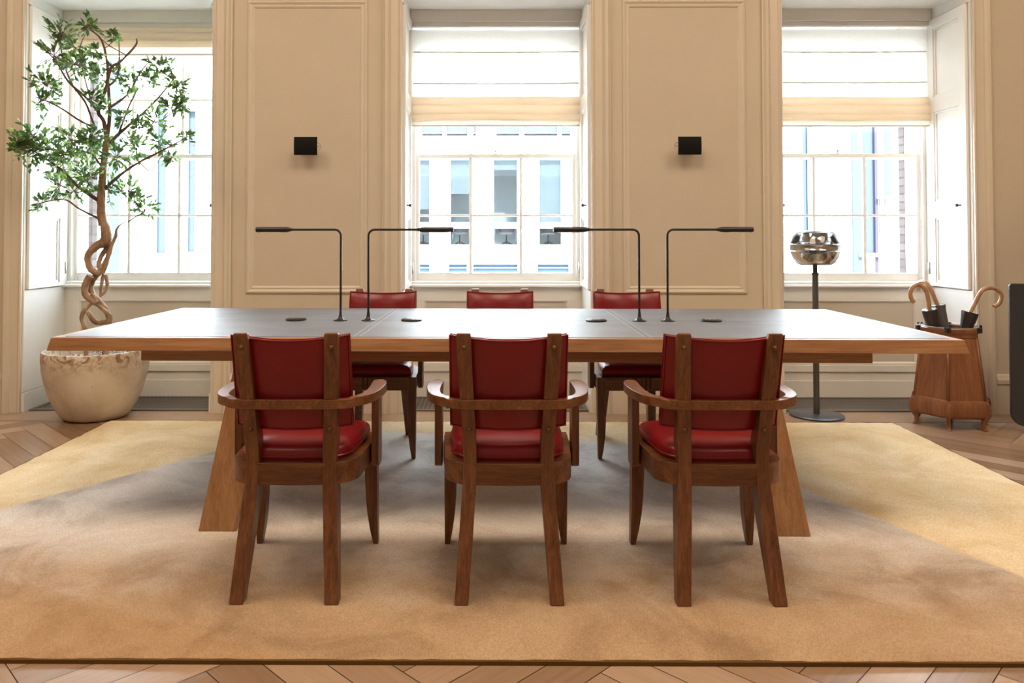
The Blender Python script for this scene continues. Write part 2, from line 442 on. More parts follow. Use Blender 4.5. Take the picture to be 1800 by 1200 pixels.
# floor: herringbone oak planks up to a straight border board
def floor_mesh():
    bm = B(); uvl = bm.loops.layers.uv.new('grain'); cl = bm.verts.layers.float.new('tone')
    rng = random.Random(7)
    W, L, g = 0.125, 0.75, 0.0014
    n = 6; c45 = math.cos(math.pi / 4)
    def rot(x, y): return ((x - y) * c45 - 1.2, (x + y) * c45 + 2.0)
    def add(x0, x1, y0, y1, horiz):
        P = [rot(x0 + g, y0 + g), rot(x1 - g, y0 + g), rot(x1 - g, y1 - g), rot(x0 + g, y1 - g)]
        cx = sum(p[0] for p in P) / 4; cy = sum(p[1] for p in P) / 4
        if not (XL - .3 < cx < XR + .3 and YB - .3 < cy < 5.2): return
        t = rng.uniform(0.0, 0.75)
        poly = [Vector((p[0], p[1], 0)) for p in P]
        # clip at the border board (y = 4.875)
        out = []
        for i in range(4):
            a, b = poly[i], poly[(i + 1) % 4]
            ia, ib = a.y <= 4.875, b.y <= 4.875
            if ia: out.append(a)
            if ia != ib:
                s = (4.875 - a.y) / (b.y - a.y); out.append(a + (b - a) * s)
        if len(out) < 3: return
        vs = [bm.verts.new(p) for p in out]
        for v in vs: v[cl] = t
        f = bm.faces.new(vs)
        ou, ov = rng.uniform(0, 50), rng.uniform(0, 50)
        for lp in f.loops:
            dx, dy = lp.vert.co.x, lp.vert.co.y
            u, w = (dx + dy) * c45, (-dx + dy) * c45
            if not horiz: u, w = w, u
            lp[uvl].uv = (u + ou, w + ov)
    for i in range(-90, 90):
        for j in range(-9, 10):
            ox, oy = i * W + j * 2 * L, i * W
            if abs(ox) > 16 or abs(oy) > 16: continue
            add(ox, ox + L, oy, oy + W, True)
            add(ox + L, ox + L + W, oy + W - L, oy + W, False)
    # border boards
    x = XL
    while x < XR:
        x2 = min(x + rng.uniform(1.6, 2.4), XR); t = rng.uniform(0.25, 0.5)
        vs = [bm.verts.new(p) for p in ((x + .001, 4.883, 0), (x2 - .001, 4.883, 0), (x2 - .001, 5.17, 0), (x + .001, 5.17, 0))]
        for v in vs: v[cl] = t
        f = bm.faces.new(vs)
        for lp in f.loops: lp[uvl].uv = (lp.vert.co.x, lp.vert.co.y)
        x = x2
    return bm
fl = struct('floor', floor_mesh(), MT['plank'])
struct('floor', bx(XL, XR, YB, 5.75, -0.12, -0.002), MT['joint'])      # boards' bed, seen only in the joints

bm = bx(XL - .3, XR + .3, YB - .3, 5.95, ZC, ZC + .25); struct('ceiling', bm, MT['ceiling'])
struct('wall_left', bx(XL - .3, XL, YB - .3, 5.95, -.12, ZC), MT['wall'])
struct('wall_right', bx(XR, XR + .3, YB - .3, 5.95, -.12, ZC), MT['wall'])
struct('wall_back', bx(XL, XR, YB - .3, YB, -.12, ZC), MT['wall'])
SOF = 2.825
bm = B()
edges = [XL] + [v for c in CX for v in (c - HB, c + HB)] + [XR]
for i in range(0, len(edges), 2): box(bm, edges[i], edges[i + 1], WY, 5.9, -.12, ZC)
for c in CX:
    box(bm, c - HB, c + HB, WY, 5.9, SOF, ZC)
    box(bm, c - HB, c + HB, AY, 5.9, -.12, 0.80)
struct('wall_window', bm, MT['wall'])

# architraves, panel mouldings, skirting
tn = [0]
def trim(bm, mat='trim', **k):
    tn[0] += 1
    return struct('trim_%d' % tn[0], bm, MT[mat], **k)
ARCH = [(0, 0), (0, .020), (.010, .024), (.018, .018), (.022, .012), (.072, .012), (.076, .020), (.090, .032), (.108, .034), (.120, .020), (.128, .016), (.128, 0)]
def architrave(c):
    bm = B()
    for s in (-1, 1):
        loft(bm, [[(c + s * (HB + d), WY - h, z) for d, h in ARCH] for z in (0.0, SOF + .002)])
    loft(bm, [[(x, WY - h, SOF + d) for d, h in ARCH] for x in (c - HB - .128, c + HB + .128)])
    return fixn(bm)
for c in CX: trim(architrave(c))
PROF = [(0, 0), (0, .006), (.006, .012), (.014, .015), (.020, .010), (.030, .006), (.038, .009), (.046, .006), (.052, 0)]
for x0, x1 in ((-1.612, -0.803), (0.902, 1.722)):
    trim(fixn(frame_moulding(B(), x0, x1, .79, 2.752, WY, PROF)))
for x0, x1 in ((3.55, 5.9), (-5.6, -3.42)):
    pass
SK = [(0, 0), (0, .018), (.19, .018), (.20, .026), (.225, .026), (.24, .016), (.255, .010), (.262, 0)]
def skirt(x0, x1):
    return fixn(loft(B(), [[(x, WY - h, z) for z, h in SK] for x in (x0, x1)]))
for i, (x0, x1) in enumerate(((XL, CX[0] - HB - .128), (CX[0] + HB + .128, CX[1] - HB - .128), (CX[1] + HB + .128, CX[2] - HB - .128), (CX[2] + HB + .128, XR))):
    struct('baseboard_window', skirt(x0, x1), MT['trim'])

# ---------------------------------------------------------------- window bays
def pane_frame(bm, x0, x1, z0, z1, y0, y1, l, r, b, t):
    box(bm, x0, x0 + l, y0, y1, z0, z1); box(bm, x1 - r, x1, y0, y1, z0, z1)
    box(bm, x0 + l, x1 - r, y0, y1, z0, z0 + b); box(bm, x0 + l, x1 - r, y0, y1, z1 - t, z1)
def knob_bm(r=.011):
    bm = B(); lathe(bm, [(.005, 0), (.005, .014), (r, .02), (r * 1.1, .026), (r * .8, .033), (0, .036)], 14); return bm
def window_bay(i, c):
    W = sempty('window_%d' % (i + 1), (c, 0, 0))
    wh = MT['white']
    # fixed box frame
    bm = B()
    pane_frame(bm, -HB, HB, .80, 2.70, 5.655, 5.86, .052, .052, .045, .07)
    box(bm, -HB, -HB + .02, 5.60, 5.66, .80, 2.70); box(bm, HB - .02, HB, 5.60, 5.66, .80, 2.70)
    box(bm, -HB + .02, -HB + .045, 5.63, 5.66, .845, 2.70); box(bm, HB - .045, HB - .02, 5.63, 5.66, .845, 2.70)
    obj('window_frame', bm, wh, W, bevel=.003)
    # sill moulding
    bm = B(); prof = [(5.66, .80), (5.585, .80), (5.58, .806), (5.58, .818), (5.60, .823), (5.60, .838), (5.61, .845), (5.66, .845)]
    loft(bm, [[(x, y, z) for y, z in prof] for x in (-HB, HB)]); fixn(bm)
    obj('window_sill', bm, wh, W, bevel=.0015)
    # lower sash (room side) and upper sash
    bm = B(); pane_frame(bm, -.590, .590, .846, 1.780, 5.665, 5.705, .026, .026, .056, .030)
    for x in (-.186, .186): box(bm, x - .010, x + .010, 5.672, 5.70, .902, 1.75)
    box(bm, -.565, .565, 5.673, 5.699, 1.317, 1.334)
    ls = obj('lower_sash', bm, wh, W, bevel=.002)
    bm = B(); box(bm, -.565, .565, 5.684, 5.688, .90, 1.752); obj('glass', bm, MT['glass'], ls)
    bm = B(); pane_frame(bm, -.590, .590, 1.745, 2.65, 5.715, 5.755, .028, .028, .030, .05)
    for x in (-.187, .187): box(bm, x - .010, x + .010, 5.722, 5.75, 1.77, 2.61)
    box(bm, -.563, .563, 5.723, 5.749, 2.184, 2.201)
    us = obj('upper_sash', bm, wh, W, bevel=.002)
    bm = B(); box(bm, -.563, .563, 5.734, 5.738, 1.77, 2.605); obj('glass', bm, MT['glass'], us)
    # sash lock on the meeting rail
    bm = B(); lathe(bm, [(.012, 0), (.012, .006), (.005, .012), (.008, .022), (.009, .03), (0, .036)], 12)
    box(bm, -.03, .012, -.006, .006, .006, .011)
    l = obj('sash_lock', bm, MT['steel'], W, smooth=True, loc=(.0, 5.69, 1.779))
    # panelled apron under the window with its own skirting
    bm = B()
    frame_moulding(bm, -.535, .535, .235, .715, AY, [(0, .0), (.0, .014), (.006, .016), (.016, .014), (.022, .004), (.026, .002)])
    box(bm, -HB, HB, AY - .012, AY, .0, .235 - .02)
    box(bm, -HB, HB, AY - .014, AY, .715, .80); box(bm, -HB, -.535, AY - .014, AY, .215, .715); box(bm, .535, HB, AY - .014, AY, .215, .715)
    box(bm, -HB, HB, AY - .026, AY, .19, .235); box(bm, -HB, HB, AY - .020, AY, 0.0, .125)
    obj('apron_panel', fixn(bm), MT['apron'], W, bevel=.002)
    # shutters folded back against the two reveals, above a plain boxed panel
    for s in (-1, 1):
        def sx(a, b): return (min(s * a, s * b), max(s * a, s * b))
        xf = HB - .012                       # face of the shutter
        bm = B()
        x0, x1 = sx(HB - .022, HB)
        y0, y1 = WY + .03, 5.595
        pz = ((.845, 1.30), (1.42, 2.06), (2.17, 2.66))
        # stiles, rails and sunk fields
        xa, xb = sx(xf - .012, HB - .001)
        box(bm, xa, xb, y0, y0 + .075, .815, 2.735); box(bm, xa, xb, y1 - .075, y1, .815, 2.735)
        zs = [.815] + [v for p in pz for v in p] + [2.735]
        for k in range(0, len(zs), 2): box(bm, xa, xb, y0 + .075, y1 - .075, zs[k], zs[k + 1])
        xa2, xb2 = sx(xf + .004, HB - .001)
        for za, zb in pz: box(bm, xa2, xb2, y0 + .075, y1 - .075, za, zb)
        for za, zb in pz:                    # raised bead inside each field
            xc, xd = sx(xf - .004, xf + .005)
            box(bm, xc, xd, y0 + .075, y0 + .09, za, zb); box(bm, xc, xd, y1 - .09, y1 - .075, za, zb)
            box(bm, xc, xd, y0 + .09, y1 - .09, za, za + .015); box(bm, xc, xd, y0 + .09, y1 - .09, zb - .015, zb)
        sh = obj('shutter', bm, wh, W, bevel=.002)
        kb = knob_bm(); bmesh.ops.rotate(kb, verts=kb.verts, matrix=Matrix.Rotation(math.radians(-90 * s), 3, 'Y'))
        obj('shutter_knob', kb, MT['black'], sh, smooth=True, loc=(s * (xf - .012), 5.22, 1.382))
        bm = B(); tube(bm, [(s * (xf - .016), 5.592, .90), (s * (xf - .016), 5.592, .985)], .006, 8)
        obj('hinge', bm, MT['steel'], sh, smooth=True)
        # reveal lining below and above the shutter, with skirting line
        bm = B(); xa, xb = sx(HB - .010, HB)
        box(bm, xa, xb, y0 - .03, 5.64, .13, .808); box(bm, xa, xb, y0 - .03, 5.64, 2.742, SOF)
        xa, xb = sx(HB - .018, HB); box(bm, xa, xb, y0 - .03, 5.64, 0, .125)
        xa, xb = sx(HB - .004, HB); box(bm, xa, xb, y0 - .03, WY + .026, .808, 2.742)
        obj('reveal_lining', bm, wh, W, bevel=.0015)
    # soffit lining and pelmet board that hides the blind head
    bm = bx(-HB, HB, 5.0 + .12, 5.64, SOF - .006, SOF + .01)
    obj('soffit_lining', bm, MT['ceiling'], W)
    bm = bx(-HB + .012, HB - .012, 5.545, 5.62, 2.732, SOF - .004)
    obj('pelmet', bm, MT['apron'], W, bevel=.003)
    # bronze lattice grille in the floor of the bay
    g = thing('floor_grille', ['dark bronze lattice floor grille behind the stone planter', 'dark bronze lattice floor grille below the middle window',
              'dark bronze lattice floor grille behind the lamp with the glass head'][i], 'floor grille', (c, 0, 0), 0, 'bronze floor grilles in the window bays')
    obj('duct_shade_plate', bx(-HB + .02, HB - .02, 5.176, AY - .022, .0005, .002), MT['pit'], g)  # floor is uncut: this dark plate paints in the shaded pit
    bm = B(); y0, y1 = 5.172, AY - .024
    pane_frame_xy(bm, -HB + .02, HB - .02, y0, y1, .002, .008, .028)
    obj('frame', bm, MT['grille'], g, bevel=.001)
    bm = B(); nx = 40
    for k in range(1, nx):
        x = -HB + .048 + k * (2 * HB - .096) / nx
        box(bm, x - .0055, x + .0055, y0 + .028, y1 - .028, .0022, .0032)
    ny = 13
    for k in range(1, ny):
        y = y0 + .028 + k * (y1 - y0 - .056) / ny
        box(bm, -HB + .048, HB - .048, y - .0085, y + .0085, .0022, .0030)
    obj('lattice', bm, MT['grille'], g)
def pane_frame_xy(bm, x0, x1, y0, y1, z0, z1, w):
    box(bm, x0, x1, y0, y0 + w, z0, z1); box(bm, x0, x1, y1 - w, y1, z0, z1)
    box(bm, x0, x0 + w, y0 + w, y1 - w, z0, z1); box(bm, x1 - w, x1, y0 + w, y1 - w, z0, z1)
for i, c in enumerate(CX): window_bay(i, c)

# ---------------------------------------------------------------- roman blinds
def sheet(prof, hw, nx=24, wob=.0, seed=0, th=.0012):
    """cloth sheet with a (y, z) profile, slight waviness along x"""
    rng = random.Random(seed); ph = [rng.uniform(0, 6.28) for _ in range(4)]
    bm = B(); rows = []
    for side in (0, 1):
        rr = []
        for y, z in prof:
            rr.append([bm.verts.new((-hw + 2 * hw * k / nx, y + side * th + wob * .5 * math.sin(k * .5 + ph[0] + z * 9),
                       z + wob * (math.sin(k * .33 + ph[1]) + .5 * math.sin(k * .9 + ph[2])))) for k in range(nx + 1)])
        rows.append(rr)
        for a, b in zip(rr, rr[1:]):
            for k in range(nx): bm.faces.new((a[k], a[k + 1], b[k + 1], b[k]))
        break
    return bm
def blind(i, c, label, z_bottom, folds, tops):
    t = thing('roman_blind', label, 'blind', (c + .0, 0, 2.73), 0, 'cream roman blinds at the windows')
    hw = .612
    if tops:
        prof = [(5.59, 0)] + [(5.59, z - 2.73) for z in (2.62, 2.515, 2.40, 2.285, 2.22, 2.17)]
        obj('shade', sheet(prof, hw, wob=.001, seed=i), MT['sheer'], t, smooth=True)
        for z in tops:
            bm = B(); tube(bm, [(-hw + .01, 5.583, z - 2.73 + .003), (-hw / 2, 5.583, z - 2.73), (0, 5.583, z - 2.73 - .001), (hw * .6, 5.583, z - 2.73), (hw - .01, 5.583, z - 2.73 + .004)], .0045, 6)
            obj('batten', bm, MT['batten'], t, smooth=True)
    for k, (za, zb, yb) in enumerate(folds):
        n = 9
        prof = []
        for q in range(n + 1):
            a = q / n; prof.append((5.585 - yb * math.sin(math.pi * a) ** .7 - .002 * k, za + (zb - za) * a - 2.73))
        prof += [(5.592, zb - 2.73 + .004), (5.592, za - 2.73)]
        obj('fold', sheet(prof, hw + .004 * (k % 2), wob=.0022, seed=10 * i + k), MT['fold'] if k < len(folds) - 1 else MT['hem'], t, smooth=True)
    bm = bx(-hw - .002, hw + .002, 5.572, 5.594, z_bottom - 2.73 - .006, z_bottom - 2.73 + .006)
    obj('bottom_bar', bm, MT['batten'], t, bevel=.002)
    obj('head_rail', bx(-hw, hw, 5.565, 5.60, -.03, .0), MT['cream_metal'], t)
F3 = [(2.19, 2.12, .02), (2.135, 2.05, .032), (2.07, 2.0, .036), (2.02, 1.978, .026)]
blind(1, CX[1], 'cream roman blind half lowered over the middle window', 1.977, F3, (2.515, 2.285))
blind(2, CX[2], 'cream roman blind half lowered over the right window, above the glass-headed lamp', 1.972, [(a - .005, b - .005, y) for a, b, y in F3], (2.512, 2.288))
blind(0, CX[0], 'cream roman blind drawn right up over the left window, behind the tree', 2.5, [(2.71, 2.66, .02), (2.67, 2.60, .035), (2.61, 2.545, .038), (2.56, 2.503, .028)], ())

# ---------------------------------------------------------------- rug
def rug_mesh():
    P = [(-2.372, 4.845), (2.52, 4.822), (2.455, 2.128), (-2.36, 2.128)]
    nx, ny = 120, 60; bm = B(); rng = random.Random(3)
    G = []
    for j in range(ny + 1):
        row = []
        for i in range(nx + 1):
            u, v = i / nx, j / ny
            x = (P[3][0] * (1 - u) + P[2][0] * u) * (1 - v) + (P[0][0] * (1 - u) + P[1][0] * u) * v
            y = (P[3][1] * (1 - u) + P[2][1] * u) * (1 - v) + (P[0][1] * (1 - u) + P[1][1] * u) * v
            e = min(i, nx - i, j, ny - j)
            if e == 0:
                x += rng.uniform(-.003, .003); y += rng.uniform(-.003, .003)
            z = RUG - (.006 if e == 0 else 0) + (rng.uniform(-.0012, .0008) if e < 2 else rng.uniform(-.0004, .0))
            row.append(bm.verts.new((x, y, z)))
        G.append(row)
    for j in range(ny):
        for i in range(nx): bm.faces.new((G[j][i], G[j][i + 1], G[j + 1][i + 1], G[j + 1][i]))
    rim = G[0] + [r[-1] for r in G[1:]] + G[-1][-2::-1] + [r[0] for r in G[-2:0:-1]]
    low = [bm.verts.new((v.co.x, v.co.y, .0108)) for v in rim]
    n = len(rim)
    for k in range(n): bm.faces.new((low[k], low[(k + 1) % n], rim[(k + 1) % n], rim[k]))
    return bm
rg = thing('rug', 'large hand-tufted rug in greige and gold under the table and chairs', 'rug')
obj('pile', fixn(rug_mesh()), MT['rug'], rg, smooth=True)
obj('binding', prism(B(), [(-2.367, 2.120), (2.462, 2.120), (2.526, 4.828), (-2.379, 4.851)], .0005, .0112), MT['rug_edge'], rg)

# ---------------------------------------------------------------- table
TX, TY, TR = 0.066, 3.69, math.radians(-0.9)
tb = thing('table', 'long oak table topped with grey leather, seating six', 'table', (TX, TY, RUG), TR)
TZ = .765 - RUG
HL, HW = 1.82, .652
bm = loft(B(), [[(-HL - .0, -HW - .0, TZ - .052), (HL, -HW, TZ - .052), (HL, HW, TZ - .052), (-HL, HW, TZ - .052)],
                [(-HL + .012, -HW + .012, TZ), (HL - .012, -HW + .012, TZ), (HL - .012, HW - .012, TZ), (-HL + .012, HW - .012, TZ)]])
obj('tabletop', bm, MT['tw_x'], tb, bevel=.003)
# leather inlay: two rows of three, a gap runs down the middle
xs = [-HL + .055, -.585, .585, HL - .055]
for a in range(3):
    for y0, y1 in ((-HW + .042, -.0015), (.0015, HW - .042)):
        x0, x1 = xs[a] + (.0015 if a else 0), xs[a + 1] - (.0015 if a < 2 else 0)
        il = obj('leather_inlay', bx(x0, x1, y0, y1, TZ, TZ + .0015), MT['desk'], tb)
        if a == 1:
            for x in (x0 + .012, x1 - .012): obj('stitching', bx(x - .0016, x + .0016, y0 + .004, y1 - .004, TZ + .0015, TZ + .0021), MT['stitch'], il)
        else:
            x = x1 - .012 if a == 0 else x0 + .012
            obj('stitching', bx(x - .0012, x + .0012, y0 + .004, y1 - .004, TZ + .0015, TZ + .0021), MT['stitch'], il)
obj('apron', bx(-1.465, 1.475, -HW + .06, HW - .06, TZ - .100, TZ - .052), MT['tw_x'], tb, bevel=.003)
for s in (-1, 1):
    for q in (-1, 1):
        bm = B()
        def st(z, xo, xi, yo, yi):
            a, b = sorted((s * xo, s * xi)); c_, d = sorted((q * yo, q * yi)); return (z, a, b, c_, d)
        stations(bm, [st(0, 1.186, 1.040, .690, .555), st(TZ - .10, 1.082, .930, .585, .47)] if q < 0 else
                 [st(0, 1.186, 1.040, .560, .43), st(TZ - .10, 1.082, .930, .415, .30)])
        obj('leg', bm, MT['tw_z'], tb, bevel=.003)
    obj('cross_beam', bx(*sorted((s * 1.07, s * .94)), -.50, .405, TZ - .165, TZ - .098), MT['tw_x'], tb, bevel=.003)
def on_table(x, y):                            # world point on the tabletop leather
    return (x, y, RUG + TZ + .0015)

# ---------------------------------------------------------------- chairs
def seat_outline(n=9, inset=0.0, notches=False):
    pts = []
    hwf, hwr = .226 - inset, .212 - inset
    yf, yr = .236 - inset, -.172 + inset
    front = [(-hwf, yf), (hwf, yf)]
    if notches:
        f = []
        for k in range(5):
            x = -.048 + k * .024
            f += [(x - .0035, yf), (x - .0035, yf - .008), (x + .0035, yf - .008), (x + .0035, yf)]
        front = [(-hwf, yf)] + f + [(hwf, yf)]
    pts += list(reversed(front))[0:0] + front    # left to right along the front
    # right side to rear (clockwise seen from above)
    side = [(hwf, .10), (hwr + .006, .02)]
    arc = []
    for k in range(n + 1):
        a = (math.pi / 2) * k / n
        arc.append((.10 + (hwr - .10) * math.cos(a), yr + .10 + .0 + (-.10) * math.sin(a) + .0))
    rs = side + [(x, max(y, yr)) for x, y in arc] 
    pts += rs + [(0, yr - .006)] + [(-x, y) for x, y in reversed(rs)]
    return pts
def dome(bm, outline, levels, y_c=.03):
    """levels: (scale, z) from the bottom edge to the crown"""
    rings = []
    for s, z in levels:
        rings.append([(x * s, y_c + (y - y_c) * s, z) for x, y in outline])
    return loft(bm, rings)
def make_chair():
    t = thing('armchair', 'x', 'chair', (0, 0, 0), 0, 'x')
    # seat rail
    bm = prism(B(), list(reversed(seat_outline(notches=True))), .347, .417); fixn(bm)
    obj('seat_rail', bm, MT['cw_x'], t, bevel=.0025)
    out = []
    base = seat_outline(inset=.028)
    # densify the outline
    for i in range(len(base)):
        a, b = base[i], base[(i + 1) % len(base)]
        d = math.hypot(b[0] - a[0], b[1] - a[1]); n = max(1, int(d / .03))
        for k in range(n): out.append((a[0] + (b[0] - a[0]) * k / n, a[1] + (b[1] - a[1]) * k / n))
    out.reverse()
    bm = dome(B(), out, [(.985, .415), (1.0, .424), (1.008, .436), (1.0, .448), (.97, .458), (.90, .468), (.78, .476), (.55, .482), (.25, .485), (.05, .485)]); fixn(bm)
    cu = obj('seat_cushion', bm, MT['red'], t, smooth=True)
    bm = B(); tube(bm, [(x * 1.008, .03 + (y - .03) * 1.008, .430) for x, y in out], .0036, 6, closed=True)
    obj('piping', bm, MT['piping'], cu, smooth=True)
    # rear legs run up as back posts
    for s in (-1, 1):
        st = []
        for z, xc, w, yb, yf in [(0, .150, .044, -.252, -.208), (.18, .138, .045, -.214, -.150), (.345, .127, .044, -.180, -.100), (.42, .124, .043, -.170, -.100),
                                 (.52, .128, .044, -.182, -.122), (.62, .134, .045, -.200, -.158), (.74, .140, .046, -.224, -.196), (.838, .144, .046, -.245, -.223), (.846, .144, .043, -.243, -.226)]:
            st.append((z, s * xc - w / 2, s * xc + w / 2, yb, yf))
        obj('leg', stations(B(), st), MT['cw_z'], t, bevel=.003)
        for z, x, y in ((.800, .143, -.2385), (.530, .1275, -.1845)):
            bm = B(); lathe(bm, [(.0085, -.002), (.0085, .001), (.006, .0045), (0, .006)], 14)
            bmesh.ops.rotate(bm, verts=bm.verts, matrix=Matrix.Rotation(math.radians(90 - 12), 3, 'X'))
            obj('bolt', bm, MT['brass'], t, smooth=True, loc=(s * x, y, z))
        # front leg: outer face straight, inner face sweeping in towards the foot
        o = .228
        bm = B(); st = []
        for z, wi, y0, y1 in [(0, .019, .228, .262), (.06, .030, .218, .260), (.12, .038, .208, .254), (.19, .043, .200, .248), (.27, .045, .193, .242), (.347, .045, .188, .237), (.4165, .045, .186, .237)]:
            a, b = sorted((s * o, s * (o - wi))); st.append((z, a, b, y0, y1))
        obj('leg', stations(bm, st), MT['cw_z'], t, bevel=.002)
        # arm support board outside the rail
        bm = B(); a, b = sorted((s * .229, s * .254))
        stations(bm, [(.338, a, b, .070, .118), (.346, a, b, .052, .130), (.36, a, b, .045, .135), (.600, a, b, .045, .135)])
        obj('arm_support', bm, MT['cw_z'], t, bevel=.002)
    # one bent rail makes the arms and crosses the posts
    half = [(.0, -.197), (.06, -.197), (.12, -.195), (.168, -.186), (.212, -.160), (.238, -.118), (.250, -.060), (.254, .0), (.254, .055), (.250, .098), (.246, .122), (.243, .134)]
    wid = [.024, .024, .024, .026, .030, .036, .043, .049, .052, .048, .036, .018]
    path = [(-x, y) for x, y in reversed(half[1:])] + half
    ws = list(reversed(wid[1:])) + wid
    sm = catmull([(x, y, w) for (x, y), w in zip(path, ws)], 4)
    bm = ribbon(B(), [(x, y, .613 + (.004 if abs(x) > .2 else 0)) for x, y, w in sm], [w for x, y, w in sm], .030); fixn(bm)
    obj('arm_rail', bm, MT['cw_y'], t, bevel=.003)
    # padded back
    nx, nz = 16, 10
    def pt(u, v, side):
        x = -.190 + .380 * u
        sag = 1 - (x / .150) ** 2
        zb, zt = .527 - .004 * max(0, sag), .834 - .014 * max(0, min(1, (1 - (x / .19) ** 2)))
        z = zb + (zt - zb) * v
        ypost = -.110 - (z - .42) * .262          # front plane of the posts
        ypost = {True: ypost, False: ypost}[True]
        y = ypost + .004 - .030 * sag if abs(x) < .150 else ypost + .004 - .036 * sag
        edge = min(u, 1 - u) * .38; ez = min(v, 1 - v) * .3
        e = min(1, edge / .03) ** .5 * min(1, ez / .03) ** .5
        th = .030 + .014 * e
        return (x * (1 - (.012 if side else 0)), y + (th if side else .002 - .003 * e), z)
    bm = B(); F = [[bm.verts.new(pt(i / nx, j / nz, 0)) for i in range(nx + 1)] for j in range(nz + 1)]
    K = [[bm.verts.new(pt(i / nx, j / nz, 1)) for i in range(nx + 1)] for j in range(nz + 1)]
    for j in range(nz):
        for i in range(nx):
            bm.faces.new((F[j][i], F[j][i + 1], F[j + 1][i + 1], F[j + 1][i])); bm.faces.new((K[j][i + 1], K[j][i], K[j + 1][i], K[j + 1][i + 1]))
    for i in range(nx):
        bm.faces.new((F[0][i + 1], F[0][i], K[0][i], K[0][i + 1])); bm.faces.new((F[nz][i], F[nz][i + 1], K[nz][i + 1], K[nz][i]))
    for j in range(nz):
        bm.faces.new((F[j][0], F[j + 1][0], K[j + 1][0], K[j][0])); bm.faces.new((F[j + 1][nx], F[j][nx], K[j][nx], K[j + 1][nx]))
    fixn(bm)
    bk = obj('backrest', bm, MT['red'], t, bevel=.006, seg=3)
    for side in (0, 1):
        loop = [pt(i / nx, 0, side) for i in range(nx)] + [pt(1, j / nz, side) for j in range(nz)] + [pt(1 - i / nx, 1, side) for i in range(nx)] + [pt(0, 1 - j / nz, side) for j in range(nz)]
        off = .002 if side else -.0005
        bm = B(); tube(bm, [(x, y + off, z) for x, y, z in loop], .0028, 6, closed=True)
        obj('piping', bm, MT['piping'], bk, smooth=True)
    return t
def copy_tree(o, parent=None):
    c = o.copy(); COL.objects.link(c)
    if parent is not None:
        c.parent = parent
    for ch in list(o.children): copy_tree(ch, c)
    return c
G1 = 'red leather armchairs on the near side of the table'
G2 = 'red leather armchairs on the far side of the table'
proto = make_chair()
spots = [(-.638, 2.672, 0, 'leftmost red leather armchair on the near side of the table, back to the viewer', G1),
         (.068, 2.672, 0, 'middle red leather armchair on the near side of the table, back to the viewer', G1),
         (.762, 2.670, 0, 'rightmost red leather armchair on the near side of the table, back to the viewer', G1),
         (-.602, 4.262, math.pi, 'leftmost red leather armchair across the table, in front of the left wall panel', G2),
         (.072, 4.262, math.pi, 'middle red leather armchair across the table, in front of the middle window', G2),
         (.800, 4.262, math.pi, 'rightmost red leather armchair across the table, in front of the right wall panel', G2)]
for i, (x, y, r, lab, g) in enumerate(spots):
    o = proto if i == 0 else copy_tree(proto)
    o.location = (x, y, RUG); o.rotation_euler = (0, 0, r); o['label'] = lab; o['group'] = g

# ---------------------------------------------------------------- things on the table
def make_desk_lamp():
    t = thing('desk_lamp', 'x', 'desk lamp', (0, 0, 0), 0, 'slim black desk lamps along the table')
    bm = B(); lathe(bm, [(.033, 0), (.033, .003), (.020, .006), (.011, .014), (.0075, .028), (.006, .045), (0, .046)], 28)
    obj('base', bm, MT['black'], t, smooth=True)
    h, r = .436, .03
    pts = [(0, 0, .03), (0, 0, .2), (0, 0, h - r)]
    for k in range(1, 9):
        a = math.pi / 2 * k / 8; pts.append((r - r * math.cos(a), 0, h - r + r * math.sin(a)))
    pts += [(.12, 0, h), (.27, 0, h)]
    bm = B(); tube(bm, pts, .0055, 10); obj('stem', bm, MT['black'], t, smooth=True)
    bm = B(); sc = []
    for x, rr in [(.225, .0055), (.235, .0065), (.255, .0125), (.265, .0135), (.405, .0135), (.408, .012)]:
        sc.append([(x, rr * math.cos(2 * math.pi * k / 20), h + rr * .95 * math.sin(2 * math.pi * k / 20)) for k in range(20)])
    loft(bm, sc); fixn(bm); hd = obj('lamp_head', bm, MT['black'], t, smooth=True)
    obj('diffuser', bx(.295, .385, -.008, .008, h - .0145, h - .012), MT['cream_metal'], hd)
    return t
dl = make_desk_lamp()
for i, (x, y, rz, lab) in enumerate([(-.704, 3.684, math.pi, 'leftmost slim black desk lamp, its arm pointing to the left wall panel'),
                                 (-.571, 3.684, 0, 'slim black desk lamp whose arm crosses the left side of the middle window'),
                                 (.722, 3.668, math.pi, 'slim black desk lamp whose arm crosses the right side of the middle window'),
                                 (.857, 3.669, 0, 'rightmost slim black desk lamp, its arm pointing right towards the right window')]):
    o = dl if i == 0 else copy_tree(dl)
    o.location = on_table(x, y); o.rotation_euler = (0, 0, rz); o['label'] = lab
def make_port():
    t = thing('power_socket', 'x', 'socket', (0, 0, 0), 0, 'round table-top power sockets')
    bm = B(); lathe(bm, [(.048, 0), (.050, .003), (.049, .007), (.044, .009), (0, .009)], 36); obj('rim', bm, MT['black'], t, smooth=True)
    bm = B(); lathe(bm, [(.042, .009), (.042, .0105), (.040, .011), (0, .011)], 36); obj('lid', bm, MT['gun'], t, smooth=True)
    bm = B()
    for k in range(3): box(bm, -.026 + k * .02, -.014 + k * .02, -.006, .006, .011, .0125)
    obj('outlets', bm, MT['steel'], t)
    return t
pp = make_port()
for i, (x, y, lab) in enumerate([(-.922, 3.704, 'round power socket set in the tabletop, leftmost of four'),
                                 (-.365, 3.686, 'round power socket set in the tabletop, right of the second desk lamp from the left'),
                                 (.517, 3.668, 'round power socket set in the tabletop, left of the second desk lamp from the right'),
                                 (1.063, 3.668, 'round power socket set in the tabletop, rightmost of four')]):
    o = pp if i == 0 else copy_tree(pp)
    o.location = on_table(x, y); o['label'] = lab

